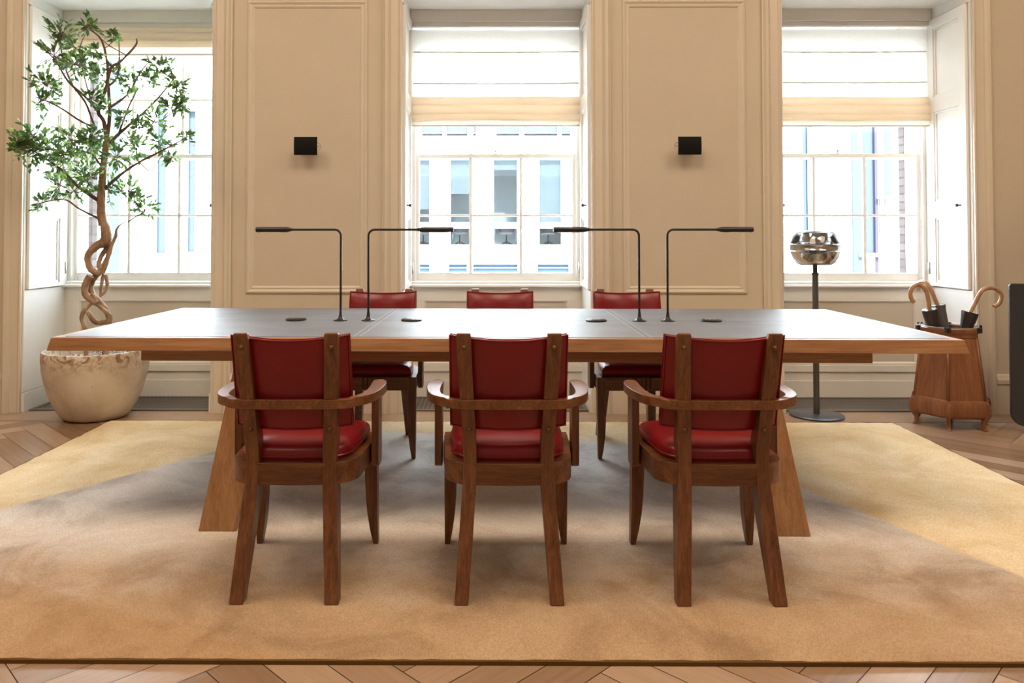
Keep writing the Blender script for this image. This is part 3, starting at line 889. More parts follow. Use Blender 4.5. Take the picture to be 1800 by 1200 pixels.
# ---------------------------------------------------------------- wall lights
def make_sconce():
    t = thing('wall_light', 'x', 'wall light', (0, 0, 0), 0, 'square black wall lights')
    obj('back_plate', bx(-.052, .052, -.010, 0, -.052, .052), MT['cream_metal'], t, bevel=.004)
    bm = B(); tube(bm, [(0, -.005, 0), (0, -.085, 0)], .011, 12); obj('arm', bm, MT['steel'], t, smooth=True)
    bm = B()
    n = 10; w, h = .0765, .0595
    prof = [(-.092 - .006 * (1 - (2 * k / n - 1) ** 2), -h + 2 * h * k / n) for k in range(n + 1)]
    loop = [(y, z) for y, z in prof] + [(y + .004, z) for y, z in reversed(prof)]
    loft(bm, [[(x, y, z) for y, z in loop] for x in (-w, w)]); fixn(bm)
    sh = obj('shade', bm, MT['matt_black'], t, bevel=.0015)
    bm = B(); box(bm, -w + .002, w - .002, -.0875, -.086, -h + .002, h - .002); obj('reflector', bm, MT['cream_metal'], sh)
    bm = B(); tube(bm, [(w - .01, -.078, .03), (w + .014, -.070, .014), (w + .017, -.068, 0), (w + .014, -.070, -.016), (w - .006, -.078, -.032)], .003, 6)
    tube(bm, [(w + .008, -.069, 0), (.0, -.04, 0)], .003, 6)
    obj('pivot_bracket', bm, MT['steel'], t, smooth=True)
    return t
s1 = make_sconce(); s1.location = (-1.196, WY, 1.765); s1['label'] = 'square black wall light on the left wall panel'
s2 = copy_tree(s1); s2.location = (1.325, WY, 1.765); s2['label'] = 'square black wall light on the right wall panel'
for ch in s2.children:
    if ch.name.startswith('pivot'): ch.scale = (-1, 1, 1)

# ---------------------------------------------------------------- floor lamp with a glass and chrome head
t = thing('floor_lamp', 'floor lamp with a round smoked glass and chrome head by the right window', 'floor lamp', (2.147, 5.055, 0))
bm = B(); lathe(bm, [(.165, .019), (.168, .022), (.168, .028), (.162, .031), (.02, .032), (0, .032)], 64); bmesh.ops.translate(bm, verts=bm.verts, vec=(0, 0, -.018)); obj('base', bm, MT['lampbase'], t, smooth=True)
bm = B(); lathe(bm, [(.019, .012), (.019, .92), (.015, .93), (.015, .99), (0, .991)], 24); obj('pole', bm, MT['gun'], t, smooth=True)
bm = B(); lathe(bm, [(.021, .918), (.022, .925), (.021, .932), (.015, .934)], 24); obj('collar', bm, MT['gun'], t, smooth=True)
HZ = 1.098
bm = B(); lathe(bm, [(.158, HZ - .022), (.162, HZ - .018), (.162, HZ + .018), (.158, HZ + .022), (.150, HZ + .020), (.150, HZ - .020), (.158, HZ - .022)][:6] + [(.150, HZ - .020)], 48)
bm.free()
def shell(name, prof, mat, par):
    bm = B(); R = [[bm.verts.new((r * math.cos(2 * math.pi * k / 56), r * math.sin(2 * math.pi * k / 56), z)) for k in range(56)] for r, z in prof]
    for a, b in zip(R, R[1:]):
        for k in range(56): bm.faces.new((a[k], a[(k + 1) % 56], b[(k + 1) % 56], b[k]))
    fixn(bm); return obj(name, bm, mat, par, smooth=True)
hd = shell('middle_band', [(.148, HZ - .020), (.159, HZ - .021), (.1625, HZ - .018), (.158, HZ - .014), (.156, HZ), (.158, HZ + .014), (.1625, HZ + .018), (.159, HZ + .021), (.148, HZ + .020), (.148, HZ - .020)], MT['chrome'], t)
shell('glass_globe', [(.058, HZ - .115), (.100, HZ - .114), (.122, HZ - .100), (.142, HZ - .066), (.158, HZ - .024)], MT['lampglass'], t)
shell('glass_globe', [(.158, HZ + .024), (.142, HZ + .066), (.122, HZ + .098), (.100, HZ + .110), (.058, HZ + .111), (.001, HZ + .111)], MT['lampglass'], t)
shell('reflector', [(.002, HZ + .098), (.070, HZ + .098), (.082, HZ + .092), (.088, HZ + .070), (.100, HZ + .040), (.125, HZ + .026), (.150, HZ + .022)], MT['chrome'], t)
shell('reflector', [(.150, HZ - .022), (.120, HZ - .028), (.098, HZ - .045), (.088, HZ - .075), (.080, HZ - .098), (.060, HZ - .108), (.016, HZ - .110)], MT['chrome'], t)
bm = B()
for k in range(10):
    a = 2 * math.pi * k / 10
    tube(bm, [(.088 * math.cos(a), .088 * math.sin(a), HZ + .064), (.094 * math.cos(a), .094 * math.sin(a), HZ + .066)], .0025, 6)
obj('stud', bm, MT['steel'], t)

# ---------------------------------------------------------------- umbrella stand (six-sided, tan leather and wood)
SX, SY = 2.890, 4.848
us = thing('umbrella_stand', 'six-sided tan leather umbrella stand by the right window', 'umbrella stand', (SX, SY, 0))
A0 = math.atan2(4.673 - SY, 2.779 - SX)        # direction of the front edge
def hexa(r, z, off=0): return [(r * math.cos(A0 + math.pi / 3 * k + off), r * math.sin(A0 + math.pi / 3 * k + off), z) for k in range(6)]
def hexshell(bm, prof):
    R = [[bm.verts.new(p) for p in hexa(r, z)] for r, z in prof]
    for a, b in zip(R, R[1:]):
        for k in range(6): bm.faces.new((a[k], a[(k + 1) % 6], b[(k + 1) % 6], b[k]))
    return bm
bm = hexshell(B(), [(.0, .075), (.212, .075), (.214, .20), (.165, .575), (.152, .575), (.19, .20), (.19, .09), (0, .09)])
bmesh.ops.remove_doubles(bm, verts=bm.verts, dist=.0005); fixn(bm)
obj('body', bm, MT['stand'], us, bevel=.002)
bm = hexshell(B(), [(.213, .070), (.232, .085), (.238, .115), (.236, .15), (.224, .178), (.213, .182), (.205, .182), (.205, .070), (.213, .070)]); fixn(bm)
obj('base_band', bm, MT['stand'], us, bevel=.002)
bm = hexshell(B(), [(.166, .545), (.174, .552), (.178, .575), (.186, .585), (.188, .604), (.176, .608), (.150, .606), (.150, .545), (.166, .545)]); fixn(bm)
rim = obj('rim', bm, MT['stand'], us, bevel=.002)
for k in range(6):
    a = A0 + math.pi / 3 * k; dx, dy = math.cos(a), math.sin(a)
    bm = B(); tube(bm, [(.214 * dx, .214 * dy, .18), (.168 * dx, .168 * dy, .555)], .0085, 8); obj('corner_rib', bm, MT['stand'], us, smooth=True)
    px, py = -dy, dx
    bm = B(); prof = [(.236, .165, .012), (.246, .13, .012), (.244, .09, .012), (.226, .062, .012), (.214, .040, .011), (.216, .018, .011), (.228, 0.0, .013)]
    inner = [(r - .030 + .008 * (z < .05), z, w) for r, z, w in prof]
    rings = [[((ro) * dx + w * px, (ro) * dy + w * py, z), ((ro) * dx - w * px, (ro) * dy - w * py, z),
              ((ri) * dx - w * px, (ri) * dy - w * py, z), ((ri) * dx + w * px, (ri) * dy + w * py, z)] for (ro, z, w), (ri, _, _) in zip(prof, inner)]
    rings.reverse(); loft(bm, rings); fixn(bm); obj('foot', bm, MT['stand'], us, bevel=.003)
    bm = B()
    for s in (-1, 1):
        b2 = a + s * .07
    tube(bm, [(.184 * math.cos(a - .09), .184 * math.sin(a - .09), .612), (.191 * dx, .191 * dy, .612), (.184 * math.cos(a + .09), .184 * math.sin(a + .09), .612)], .006, 6)
    box(bm, .186 * dx - .012, .186 * dx + .012, .186 * dy - .012, .186 * dy + .012, .585, .616)
    obj('corner_clip', bm, MT['black'], rim, bevel=.002)
bm = B(); tube(bm, [(p[0], p[1], .612) for p in hexa(.184, 0)], .003, 6, closed=True); obj('rail_wire', bm, MT['steel'], rim)

def umbrella(label, handle, tip, mat):
    """handle: points from the collar to the crook's end; tip: where the ferrule stands"""
    h = [Vector(p) for p in handle]; tipv = Vector(tip)
    t = thing('umbrella', label, 'umbrella', tuple(tipv), 0, 'crook-handled umbrellas in the stand')
    L = lambda p: tuple(Vector(p) - tipv)
    d = (h[0] - tipv)
    bm = B(); tube(bm, [L(p) for p in catmull([tuple(p) for p in h], 5)], .0125, 12); obj('handle', bm, MT['cane'], t, smooth=True)
    bm = B(); pts, rad = [], []
    for s, r in [(0, .004), (.10, .005), (.13, .015), (.5, .026), (.82, .033), (.955, .041), (1.0, .045)]:
        pts.append(L(tipv + d * s)); rad.append(r)
    tube(bm, pts, rad, 14, wob=.10, seed=int(h[0].x * 1000)); obj('canopy', bm, mat, t, smooth=True)
    bm = B()
    u = d.normalized(); o = u.orthogonal().normalized(); w = u.cross(o)
    for k in range(8):
        a = math.pi / 4 * k; rr = (o * math.cos(a) + w * math.sin(a))
        tube(bm, [L(tipv + d * .99 + rr * .034), L(tipv + d * 1.008 + rr * .036)], .003, 5)
    obj('rib_tips', bm, MT['steel'], t, smooth=True)
umbrella('brown crook-handled umbrella at the left of the stand', [(2.762, 4.83, .715), (2.752, 4.825, .77), (2.738, 4.82, .822), (2.714, 4.818, .860), (2.679, 4.815, .870), (2.645, 4.815, .848), (2.635, 4.815, .808), (2.645, 4.815, .775), (2.659, 4.815, .763)], (2.895, 4.84, .10), MT['umbrella'])
umbrella('grey umbrella standing behind the left brown one', [(2.852, 4.90, .735), (2.840, 4.90, .765), (2.815, 4.905, .83), (2.800, 4.93, .872), (2.796, 4.975, .880), (2.80, 5.015, .856), (2.803, 5.02, .82)], (2.985, 4.87, .10), MT['umbrella_grey'])
umbrella('dark umbrella at the right of the stand, its cane crook leaning over the edge', [(2.997, 4.80, .700), (3.022, 4.80, .748), (3.048, 4.80, .800), (3.076, 4.80, .838), (3.120, 4.80, .851), (3.168, 4.80, .838), (3.190, 4.80, .800), (3.176, 4.80, .756), (3.142, 4.80, .735)], (2.855, 4.85, .10), MT['umbrella'])

# ---------------------------------------------------------------- dark rounded panel at the right edge of the view
def rounded(w, h, r_, n=8):
    P = []
    for cx, cy, a0 in ((w - r_[1], r_[1], -90), (w - r_[2], h - r_[2], 0), (r_[3], h - r_[3], 90), (r_[0], r_[0], 180)):
        rr = r_[(0, 1, 2, 3)[0]]
        r0 = {(-90): r_[1], 0: r_[2], 90: r_[3], 180: r_[0]}[a0]
        for k in range(n + 1):
            a = math.radians(a0 + 90 * k / n); P.append((cx + r0 * math.cos(a), cy + r0 * math.sin(a)))
    return P
sp = thing('screen_panel', 'tall dark grey panel with rounded corners cut off by the right edge', 'screen', (3.118, 4.62, 0), math.radians(-22))
bm = B(); P = rounded(.9, .845, (.07, .07, .03, .02)); loft(bm, [[(x, y, z + .045) for x, z in P] for y in (0, .035)]); fixn(bm)
obj('panel', bm, MT['blackgloss'], sp, bevel=.004)
bm = B()
for s in (.3, .7): box(bm, s - .02, s + .02, -.12, .155, 0, .012); box(bm, s - .02, s + .02, .004, .031, .012, .05)
obj('feet', bm, MT['black'], sp, bevel=.002)

# ---------------------------------------------------------------- planter and tree
PX_, PY_ = -2.545, 5.0
pot = thing('planter', 'large weathered cream stoneware planter at the left window', 'planter', (PX_, PY_, 0))
bm = B(); lathe(bm, [(.158, 0.0), (.190, .008), (.216, .035), (.248, .09), (.280, .17), (.303, .25), (.317, .33), (.321, .39), (.320, .430), (.314, .438), (.300, .438), (.292, .428), (.290, .37), (0, .368)], 72)
obj('pot', bm, MT['pot'], pot, smooth=True)
rng = random.Random(5)
bm = B()
for k in range(700):
    a = rng.uniform(0, 6.283); r = .27 * math.sqrt(rng.random()); s = rng.uniform(.006, .011)
    m4 = Matrix.Translation((r * math.cos(a), r * math.sin(a), .372 + rng.uniform(0, .012))) @ Matrix.Rotation(rng.uniform(0, 3), 4, 'Z') @ Matrix.Diagonal((s * 1.3, s, s * .7, 1))
    bmesh.ops.create_icosphere(bm, subdivisions=1, radius=1, matrix=m4)
pb = obj('gravel', bm, MT['pebble'], None, smooth=True, loc=(PX_, PY_, 0)); pb.parent = None
tag(pb, 'pale gravel filling the top of the stoneware planter', 'gravel', kind='stuff')

STRANDS = [
  [ (-2.600,4.970,0.472,0.0105), (-2.605,4.970,0.570,0.0111), (-2.630,4.970,0.638,0.0105), (-2.615,4.970,0.687,0.0105), (-2.576,4.970,0.730,0.0099), (-2.539,4.970,0.754,0.0099), (-2.564,4.970,0.797,0.0099) ],
  [ (-2.493,5.020,0.466,0.0160), (-2.476,5.020,0.620,0.0160), (-2.489,5.020,0.676,0.0154), (-2.530,5.020,0.731,0.0148), (-2.580,5.020,0.784,0.0148), (-2.600,5.020,0.830,0.0148), (-2.591,5.020,0.880,0.0160), (-2.548,5.020,0.936,0.0148), (-2.511,5.020,0.992,0.0123), (-2.475,5.020,1.079,0.0123), (-2.485,5.020,1.141,0.0123) ],
  [ (-2.533,4.970,0.736,0.0148), (-2.598,4.970,0.785,0.0173), (-2.611,4.970,0.834,0.0173), (-2.596,4.970,0.883,0.0185), (-2.575,4.970,0.914,0.0198) ],
  [ (-2.520,4.990,0.928,0.0136), (-2.576,4.990,0.950,0.0160), (-2.605,4.990,1.011,0.0173), (-2.593,4.990,1.067,0.0185), (-2.541,4.990,1.110,0.0222), (-2.492,4.990,1.141,0.0284), (-2.486,4.990,1.203,0.0247), (-2.505,4.990,1.265,0.0198), (-2.515,4.990,1.314,0.0185) ],
  [ (-2.519,5.030,0.926,0.0099), (-2.550,5.030,0.967,0.0123), (-2.539,5.030,1.035,0.0123), (-2.505,5.030,1.085,0.0148), (-2.486,5.030,1.122,0.0173) ],
  [ (-2.510,5.000,0.928,0.0111), (-2.489,5.000,0.992,0.0105), (-2.471,5.000,1.054,0.0099), (-2.453,5.000,1.116,0.0093), (-2.429,5.000,1.172,0.0080), (-2.423,5.000,1.215,0.0049), (-2.392,5.000,1.252,0.0037), (-2.343,5.000,1.265,0.0025) ],
  [ (-2.514,5.020,0.923,0.0086), (-2.527,5.020,0.861,0.0080), (-2.534,5.020,0.784,0.0068) ],
  [ (-2.481,4.980,0.919,0.0093), (-2.470,4.980,0.858,0.0086), (-2.486,4.980,0.809,0.0080), (-2.517,4.980,0.781,0.0062) ],
  [ (-2.596,4.980,0.680,0.0105), (-2.555,4.980,0.624,0.0136), (-2.518,4.980,0.612,0.0136), (-2.475,4.980,0.618,0.0111) ],
  [ (-2.554,5.000,0.733,0.0093), (-2.498,5.000,0.690,0.0111), (-2.460,5.000,0.647,0.0123), (-2.466,5.000,0.610,0.0123) ],
]
BRANCHES = [
  [ (-2.516,5.000,1.239,0.0259), (-2.526,5.000,1.402,0.0259), (-2.517,5.000,1.600,0.0222), (-2.496,5.000,1.775,0.0204), (-2.486,5.000,1.824,0.0185) ],
  [ (-2.496,5.000,1.775,0.0148), (-2.510,4.994,1.916,0.0148), (-2.545,4.989,1.990,0.0133), (-2.499,4.983,2.120,0.0119), (-2.460,4.977,2.268,0.0096), (-2.395,4.971,2.311,0.0081), (-2.296,4.966,2.414,0.0067), (-2.287,4.960,2.458,0.0037) ],
  [ (-2.496,5.000,1.775,0.0148), (-2.486,5.020,1.977,0.0133), (-2.509,5.040,2.169,0.0111), (-2.528,5.060,2.324,0.0089), (-2.578,5.080,2.482,0.0067), (-2.677,5.100,2.564,0.0037) ],
  [ (-2.555,5.000,1.992,0.0096), (-2.622,4.970,2.080,0.0081), (-2.719,4.940,2.175,0.0067), (-2.777,4.910,2.291,0.0048), (-2.827,4.880,2.357,0.0030) ],
  [ (-2.576,5.000,1.891,0.0089), (-2.644,5.012,2.051,0.0074), (-2.735,5.024,2.166,0.0063), (-2.803,5.036,2.319,0.0052), (-2.839,5.048,2.512,0.0037), (-2.828,5.060,2.610,0.0026) ],
  [ (-2.576,5.000,1.884,0.0081), (-2.652,4.960,1.923,0.0067), (-2.724,4.920,1.979,0.0056), (-2.786,4.880,2.020,0.0044), (-2.873,4.840,2.057,0.0030) ],
  [ (-2.544,5.000,1.406,0.0148), (-2.642,4.950,1.485,0.0111), (-2.726,4.900,1.591,0.0085), (-2.827,4.850,1.678,0.0059), (-2.924,4.800,1.744,0.0037) ],
  [ (-2.535,5.000,1.283,0.0074), (-2.653,4.973,1.349,0.0063), (-2.750,4.947,1.411,0.0052), (-2.919,4.920,1.373,0.0030) ],
  [ (-2.485,5.000,1.768,0.0130), (-2.397,5.010,1.863,0.0104), (-2.272,5.020,1.976,0.0081), (-2.165,5.030,2.091,0.0059), (-2.050,5.040,2.243,0.0033) ],
  [ (-2.480,5.000,2.011,0.0089), (-2.389,5.067,2.117,0.0074), (-2.345,5.133,2.264,0.0056), (-2.302,5.200,2.375,0.0033) ],
  [ (-2.411,5.000,1.854,0.0074), (-2.319,4.920,1.997,0.0063), (-2.217,4.840,2.110,0.0037) ],
  [ (-2.500,5.000,1.488,0.0111), (-2.378,4.975,1.579,0.0089), (-2.255,4.950,1.651,0.0074), (-2.079,4.925,1.733,0.0056), (-1.923,4.900,1.810,0.0033) ],
  [ (-2.489,5.000,2.153,0.0074), (-2.461,5.080,2.253,0.0059), (-2.499,5.160,2.510,0.0030) ],
  [ (-2.345,5.000,1.268,0.0044), (-2.293,5.000,1.302,0.0037), (-2.234,5.000,1.332,0.0026) ],
  [ (-2.509,5.000,1.600,0.0089), (-2.631,5.067,1.719,0.0067), (-2.781,5.133,1.757,0.0052), (-2.955,5.200,1.870,0.0033) ],
  [ (-2.600,5.000,2.048,0.0059), (-2.668,5.053,2.209,0.0048), (-2.736,5.107,2.412,0.0037), (-2.728,5.160,2.541,0.0022) ],
  [ (-2.263,5.000,1.973,0.0059), (-2.186,5.040,1.923,0.0048), (-2.109,5.080,1.986,0.0037), (-2.030,5.120,2.030,0.0022) ],
  [ (-2.278,5.000,1.656,0.0048), (-2.226,5.053,1.604,0.0037), (-2.175,5.107,1.704,0.0030), (-2.128,5.160,1.683,0.0022) ],
]
CLUMPS = [(-2.710,4.838,2.449,0.093), (-2.505,4.772,2.492,0.064), (-2.801,4.918,2.337,0.102), (-2.606,4.797,2.258,0.100), (-2.758,4.753,2.112,0.092), (-2.852,4.867,2.033,0.094), (-2.878,4.842,1.804,0.115), (-2.920,4.806,1.720,0.085), (-2.796,4.858,1.726,0.122), (-2.668,4.806,1.684,0.100), (-2.605,4.773,1.776,0.092), (-2.508,4.827,1.808,0.086), (-2.634,5.184,1.763,0.077), (-2.703,5.134,1.612,0.106), (-2.869,5.123,1.515,0.106), (-2.980,5.120,1.401,0.068), (-2.606,4.817,1.458,0.086), (-2.548,4.875,1.535,0.079), (-2.498,5.033,1.483,0.089), (-2.391,5.086,1.475,0.083), (-2.304,5.147,1.352,0.076), (-2.349,5.160,1.421,0.054), (-2.313,4.763,1.668,0.085), (-2.308,5.023,1.744,0.097), (-2.173,5.056,1.793,0.097), (-2.176,4.973,1.913,0.096), (-1.997,4.809,1.978,0.085), (-1.992,4.957,2.033,0.066), (-1.888,4.765,1.793,0.042), (-2.143,5.187,1.709,0.054), (-2.180,5.153,2.268,0.092), (-2.170,4.994,2.309,0.067), (-1.980,4.870,2.134,0.058), (-2.305,5.174,2.226,0.077), (-2.343,5.006,2.173,0.059), (-2.512,5.161,2.270,0.076), (-2.600,5.144,2.259,0.084), (-2.627,4.974,2.268,0.088), (-2.529,4.927,2.368,0.051), (-2.465,5.019,2.481,0.033), (-2.456,4.936,2.000,0.044), (-2.298,4.801,1.923,0.057), (-2.534,4.873,2.055,0.058), (-2.786,5.126,2.448,0.068), (-2.163,4.742,1.843,0.070), (-2.955,4.820,1.783,0.071), (-2.862,4.806,1.698,0.085), (-2.795,4.956,1.633,0.081), (-2.541,4.891,1.755,0.072), ]

TB = (-2.545, 5.0, .375)
tree = thing('potted_tree', 'indoor tree with a braided trunk and small green leaves in the planter', 'tree', TB)
def sub(p): return (p[0] - TB[0], p[1] - TB[1], p[2] - TB[2])
bm = B()
for i, s in enumerate(STRANDS):
    q = [(*sub(p), p[3]) for p in s]
    if q[0][2] < .12: q = [(q[0][0] * .9, q[0][1], -.012, q[0][3] * 1.15)] + q
    sm = catmull(q, 5); tube(bm, sm, [max(.002, p[3] * 1.22) for p in sm], 12, wob=.10, seed=i)
sm = catmull([(*sub(p), p[3]) for p in BRANCHES[0]], 5); tube(bm, sm, [p[3] for p in sm], 12, wob=.12, seed=99)
obj('trunk', bm, MT['bark'], tree, smooth=True)
bm = B(); allp = []
for i, s in enumerate(BRANCHES[1:]):
    sm = catmull([(*sub(p), p[3]) for p in s], 5); tube(bm, sm, [max(.0012, p[3]) for p in sm], 6, wob=.08, seed=i + 7); allp += sm
rng = random.Random(12)
leaves = []
for cx, cy, cz, r in CLUMPS:
    c = Vector(sub((cx, cy, cz)))
    near = min(allp, key=lambda p: (Vector(p[:3]) - c).length - p[3] * 4)
    a = Vector(near[:3]); mid = (a + c) / 2 + Vector((rng.uniform(-.02, .02), rng.uniform(-.02, .02), -.02))
    tube(bm, catmull([tuple(a), tuple(mid), tuple(c)], 4), [.003, .003, .003, .0028, .0026, .0024, .0022, .002, .002][:9], 5)
    nt = max(7, int(r / .0050))
    for k in range(nt):
        d = Vector((rng.gauss(0, 1), rng.gauss(0, .8), rng.gauss(0, .9) + .15)).normalized()
        e = c + d * r * rng.uniform(.5, 1.35)
        m_ = (c + e) / 2 + Vector((0, 0, -.006))
        tube(bm, [tuple(c), tuple(m_), tuple(e)], [.0018, .0015, .001], 4)
        n = rng.randint(5, 8)
        for q in range(n):
            f = .25 + .75 * (q + 1) / n
            b = c.lerp(e, f) if f < 1 else e
            leaves.append((b, (d + Vector((rng.uniform(-1, 1), rng.uniform(-1, 1), rng.uniform(-.5, .9))) * .9).normalized(), rng.uniform(.028, .048), rng.random()))
obj('branches', bm, MT['twig'], tree, smooth=True)
bm = B(); tl_ = bm.verts.layers.float.new('tone')
for b, d, L, tone in leaves:
    side = d.cross(Vector((0, 0, 1)))
    if side.length < .1: side = Vector((1, 0, 0))
    side.normalize(); side = (Matrix.Rotation(rng.uniform(-1.2, 1.2), 3, d) @ side)
    up = side.cross(d); w = L * rng.uniform(.18, .25)
    P = [b, b + d * L * .3 + side * w + up * w * .3, b + d * L * .68 + side * w * .85 + up * w * .25, b + d * L - up * w * .2,
         b + d * L * .68 - side * w * .85 + up * w * .25, b + d * L * .3 - side * w + up * w * .3, b + d * L * .5]
    V = [bm.verts.new(p) for p in P]
    for v in V: v[tl_] = tone
    for a_, c_ in ((0, 1), (1, 2), (2, 3), (3, 4), (4, 5), (5, 0)):
        bm.faces.new((V[a_], V[c_], V[6]))
obj('foliage', bm, MT['leaf'], tree, smooth=True)

# ---------------------------------------------------------------- outside: street and the buildings opposite
GZ = -1.6
struct('ground_street', bx(-40, 40, 5.9, 60, GZ - .2, GZ), MT['pave'])
FY = 26.0
ob = thing('office_building', 'white rendered office building seen across the street through the windows', 'building', (0, FY, GZ))
def holes_wall(x0, x1, z0, z1, holes, y0, y1):
    xs = sorted({x0, x1, *[v for h in holes for v in h[:2]]}); zs = sorted({z0, z1, *[v for h in holes for v in h[2:]]})
    bm = B()
    for za, zb in zip(zs, zs[1:]):
        run = None
        for xa, xb in zip(xs, xs[1:]):
            mx, mz = (xa + xb) / 2, (za + zb) / 2
            inside = any(h[0] < mx < h[1] and h[2] < mz < h[3] for h in holes)
            if inside:
                if run: box(bm, run[0], run[1], y0, y1, za, zb); run = None
            else: run = (run[0], xb) if run else (xa, xb)
        if run: box(bm, run[0], run[1], y0, y1, za, zb)
    return bm
cols = [(-8.10, -7.20), (-6.64, -5.74), (-5.2, -4.3), (-2.83, -1.926), (-1.345, -.47), (.165, 1.06), (1.67, 2.55), (4.6, 5.5), (6.1, 7.0), (7.6, 8.5)]
tops = [(-4.3, -2.36), (-2.271, -1.487), (-1.43, -.647), (-.531, -.357), (.251, 1.12), (1.207, 2.423), (2.481, 4.0)]
bots = [(-2.9, -1.925), (-1.367, -.655), (-.539, 1.076), (1.653, 2.805)]
slits = [(-11.227, -10.944, .609, 5.88), (-10.173, -9.938, .648, 5.45), (10.66, 10.83, 1.1, 7.5), (12.69, 13.08, .61, 7.5), (13.40, 13.96, 2.57, 7.5)]
Zf = lambda z: z - GZ
wins = [(a, b, .84, 3.83) for a, b in cols]
holes = [(a, b, Zf(c_), Zf(d)) for a, b, c_, d in wins + [(a, b, 4.549, 7.2) for a, b in tops] + [(a, b, -.62, .264) for a, b in bots] + slits]
obj('wall', holes_wall(-24, 24, 0, 11.0, holes, 0, .35), MT['render'], ob)
obj('roof', bx(-24.2, 24.2, -.15, 9, 11.0, 11.35), MT['roof'], ob)
bm = B()
obj('room_wall', bx(-16, 16, 1.7, 1.8, 0, 11.0), MT['room'], ob)
obj('floor_slab', holes_wall(-16, 16, 0, 1, [], .35, 1.7), MT['room'], ob)
bm = bx(-16, 16, .35, 1.7, Zf(.62), Zf(.80)); box(bm, -16, 16, .35, 1.7, Zf(3.95), Zf(4.4)); obj('storey_slab', bm, MT['render'], ob)
blind_z = {3: 2.1, 4: 2.634, 5: 3.45, 6: 1.50, 0: 2.0, 1: 2.9, 2: 2.4, 7: 2.0, 8: 3.0, 9: 1.6}
for i, (a, b, z0, z1) in enumerate(wins):
    f = B(); z0, z1 = Zf(z0), Zf(z1)
    pane_frame(f, a, b, z0, z1, .10, .22, .05, .05, .06, .04)
    box(f, a + .05, b - .05, .12, .2, Zf(1.458), Zf(1.66))
    if i not in (5,): box(f, a + .05, a + .09, .12, .2, z0, z1)
    box(f, a - .02, b + .02, -.04, .1, z0 - .06, z0)
    w = obj('window', f, MT['ofr'], ob)
    obj('pane', bx(a + .05, b - .05, .15, .156, z0 + .06, z1 - .04), MT['oglass'], w)
    obj('blind', bx(a + .06, b - .06, .22, .24, Zf(blind_z[i]), z1 - .04), MT['oblind'], w)
for a, b in tops:
    z0, z1 = Zf(4.549), Zf(7.2)
    f = B(); pane_frame(f, a, b, z0, z1, .10, .22, .04, .04, .05, .04); box(f, a, b, .12, .2, Zf(4.69), Zf(4.72)); w = obj('window', f, MT['ofr'], ob)
    obj('pane', bx(a + .04, b - .04, .15, .156, z0, z1), MT['oglass'], w); obj('blind', bx(a + .04, b - .04, .25, .27, z0 + .18, z1), MT['oblind'], w)
for a, b in bots:
    z0, z1 = Zf(-.62), Zf(.264)
    f = B(); pane_frame(f, a, b, z0, z1, .10, .22, .05, .05, .05, .03); box(f, a, b, .12, .2, Zf(.10), Zf(.125)); w = obj('window', f, MT['ofr'], ob)
    obj('pane', bx(a + .04, b - .04, .20, .21, z0, z1), MT['oblue'], w)
for a, b, z0, z1 in slits:
    z0, z1 = Zf(z0), Zf(z1)
    f = B(); pane_frame(f, a, b, z0, z1, .0, .16, .02, .02, .03, .03); w = obj('window', f, MT['oblue'], ob)
    obj('pane', bx(a + .02, b - .02, .06, .07, z0 + .03, z1 - .03), MT['opale'], w)
bm = B(); box(bm, -12.9, -12.5, -.06, .0, 0, Zf(7.3)); box(bm, -13.6, -13.3, -.06, 0, 0, Zf(3)); box(bm, 12.30, 12.64, -.08, 0, 0, Zf(8)); obj('cladding', bm, MT['opale'], ob)
bm = B(); box(bm, 13.06, 13.16, -.05, 0, 0, Zf(8)); obj('reveal', bm, MT['omauve'], ob)
bm = B(); box(bm, 13.12, 14.1, -.25, -.0, Zf(2.44), Zf(2.52)); box(bm, 12.5, 14.1, -.2, 0, Zf(.50), Zf(.62)); obj('ledge', bm, MT['roof'], ob)
bm = B()
for k in range(5): box(bm, 13.2 + k * .2, 13.22 + k * .2, -.03, 0, Zf(.62), Zf(2.44))
obj('board_seam', bm, MT['opale'], ob)
bm = B(); loft(bm, [[(-10.4, -.25, Zf(5.55)), (-9.4, -.25, Zf(5.48)), (-9.9, -.25, Zf(5.75))], [(-10.4, 0, Zf(5.55)), (-9.4, 0, Zf(5.48)), (-9.9, 0, Zf(5.75))]]); fixn(bm); obj('canopy', bm, MT['roof'], ob)
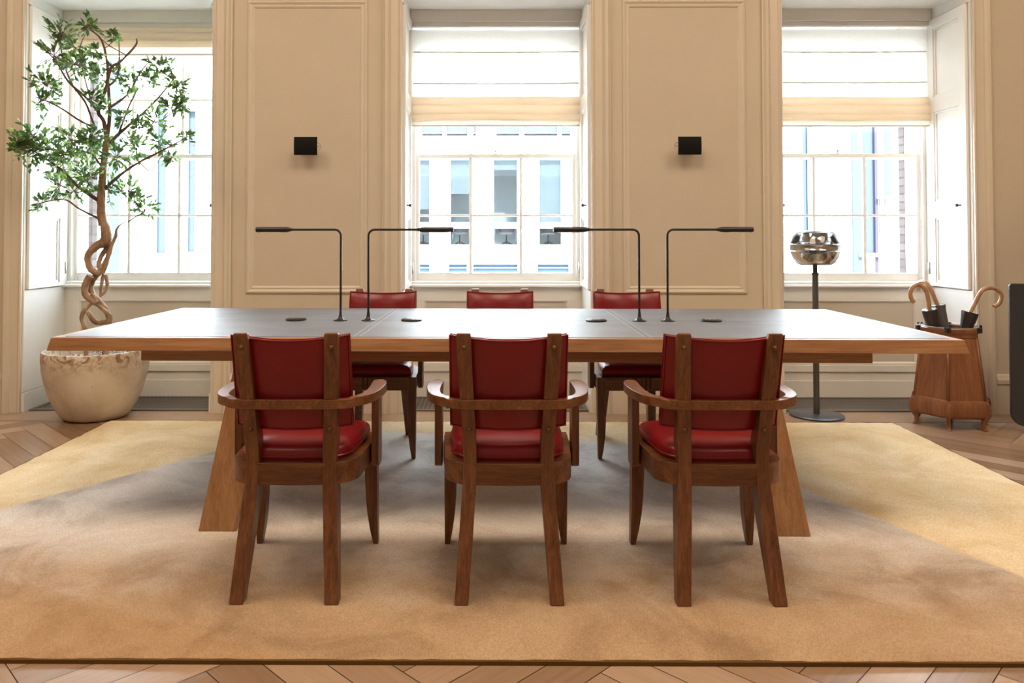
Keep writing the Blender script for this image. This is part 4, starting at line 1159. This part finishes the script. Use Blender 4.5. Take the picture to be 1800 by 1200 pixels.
# rooms behind the glass: desks and swivel chairs
def make_office_chair():
    t = thing('office_chair', 'x', 'chair', (0, 0, 0), 0, 'swivel chairs behind the windows opposite')
    bm = B(); n = 14; rings = []
    for z, r in ((.50, .24), (.60, .29), (.76, .31)):
        rings.append([(r * math.cos(math.pi * (1 + k / n)) , r * .8 * math.sin(math.pi * (1 + k / n)), z) for k in range(n + 1)] + [((r - .03) * math.cos(math.pi * (2 - k / n)), (r - .03) * .8 * math.sin(math.pi * (2 - k / n)), z) for k in range(n + 1)])
    loft(bm, rings); fixn(bm); obj('shell', bm, MT['ochair'], t, smooth=True)
    bm = B(); lathe(bm, [(.20, .44), (.26, .46), (.27, .50), (.22, .53), (0, .54)], 24); obj('seat', bm, MT['oseat'], t, smooth=True)
    bm = B(); tube(bm, [(0, 0, .10), (0, 0, .45)], .022, 8); obj('post', bm, MT['gun'], t)
    bm = B()
    for k in range(5):
        a = 2 * math.pi * k / 5 + .3; tube(bm, [(0, 0, .20), (.33 * math.cos(a), .33 * math.sin(a), .04)], [.022, .014], 6)
    obj('star_base', bm, MT['gun'], t); return t
oc = make_office_chair()
for i, (x, lab) in enumerate([(.66, 'grey swivel chair in the third window from the left of the building opposite'), (-.97, 'grey swivel chair in the second window from the left of the building opposite'),
                              (2.11, 'grey swivel chair in the fourth window from the left of the building opposite'), (-2.24, 'grey swivel chair in the leftmost window of the building opposite')]):
    o = oc if i == 0 else copy_tree(oc)
    o.location = (x, FY + .75, .80); o['label'] = lab
def make_desk():
    t = thing('office_desk', 'x', 'desk', (0, 0, 0), 0, 'white desks behind the windows opposite')
    obj('desktop', bx(-.42, .42, -.25, .25, .70, .74), MT['ofr'], t)
    for sx_ in (-1, 1): obj('leg', bx(sx_ * .38 - .02, sx_ * .38 + .02, -.2, .2, 0, .70), MT['ofr'], t)
    obj('monitor', bx(-.30, .30, .06, .10, .78, 1.05), MT['ofr'], t); obj('monitor_foot', bx(-.06, .06, .0, .16, .74, .78), MT['gun'], t)
    return t
dk = make_desk()
for i, (x, lab) in enumerate([(.62, 'white desk with a monitor in the third window from the left opposite'), (-.85, 'white desk with a monitor in the second window from the left opposite')]):
    o = dk if i == 0 else copy_tree(dk)
    o.location = (x, FY + 1.35, .80); o['label'] = lab

# brick piers of the neighbouring houses, close to the outer windows
for x0, x1, lab in ((4.325, 4.46, 'pale brick pier outside the right window'), (-4.236, -4.13, 'pale brick pier outside the left window, behind the trunk')):
    b_ = obj('brick_pier', bx(x0 - (0.3 if x0 < 0 else 0), x1, 8.0, 8.1, GZ, 3.4), MT['brick'])
    tag(b_, lab, 'wall')
for x0, x1, lab in ((4.46, 6.2, 'white rendered side wall outside the right window'), (-6.4, -4.54, 'white rendered side wall outside the left window')):
    b_ = obj('side_wall', bx(x0, x1, 8.05, 8.5, GZ, 3.4), MT['render']); tag(b_, lab, 'wall')
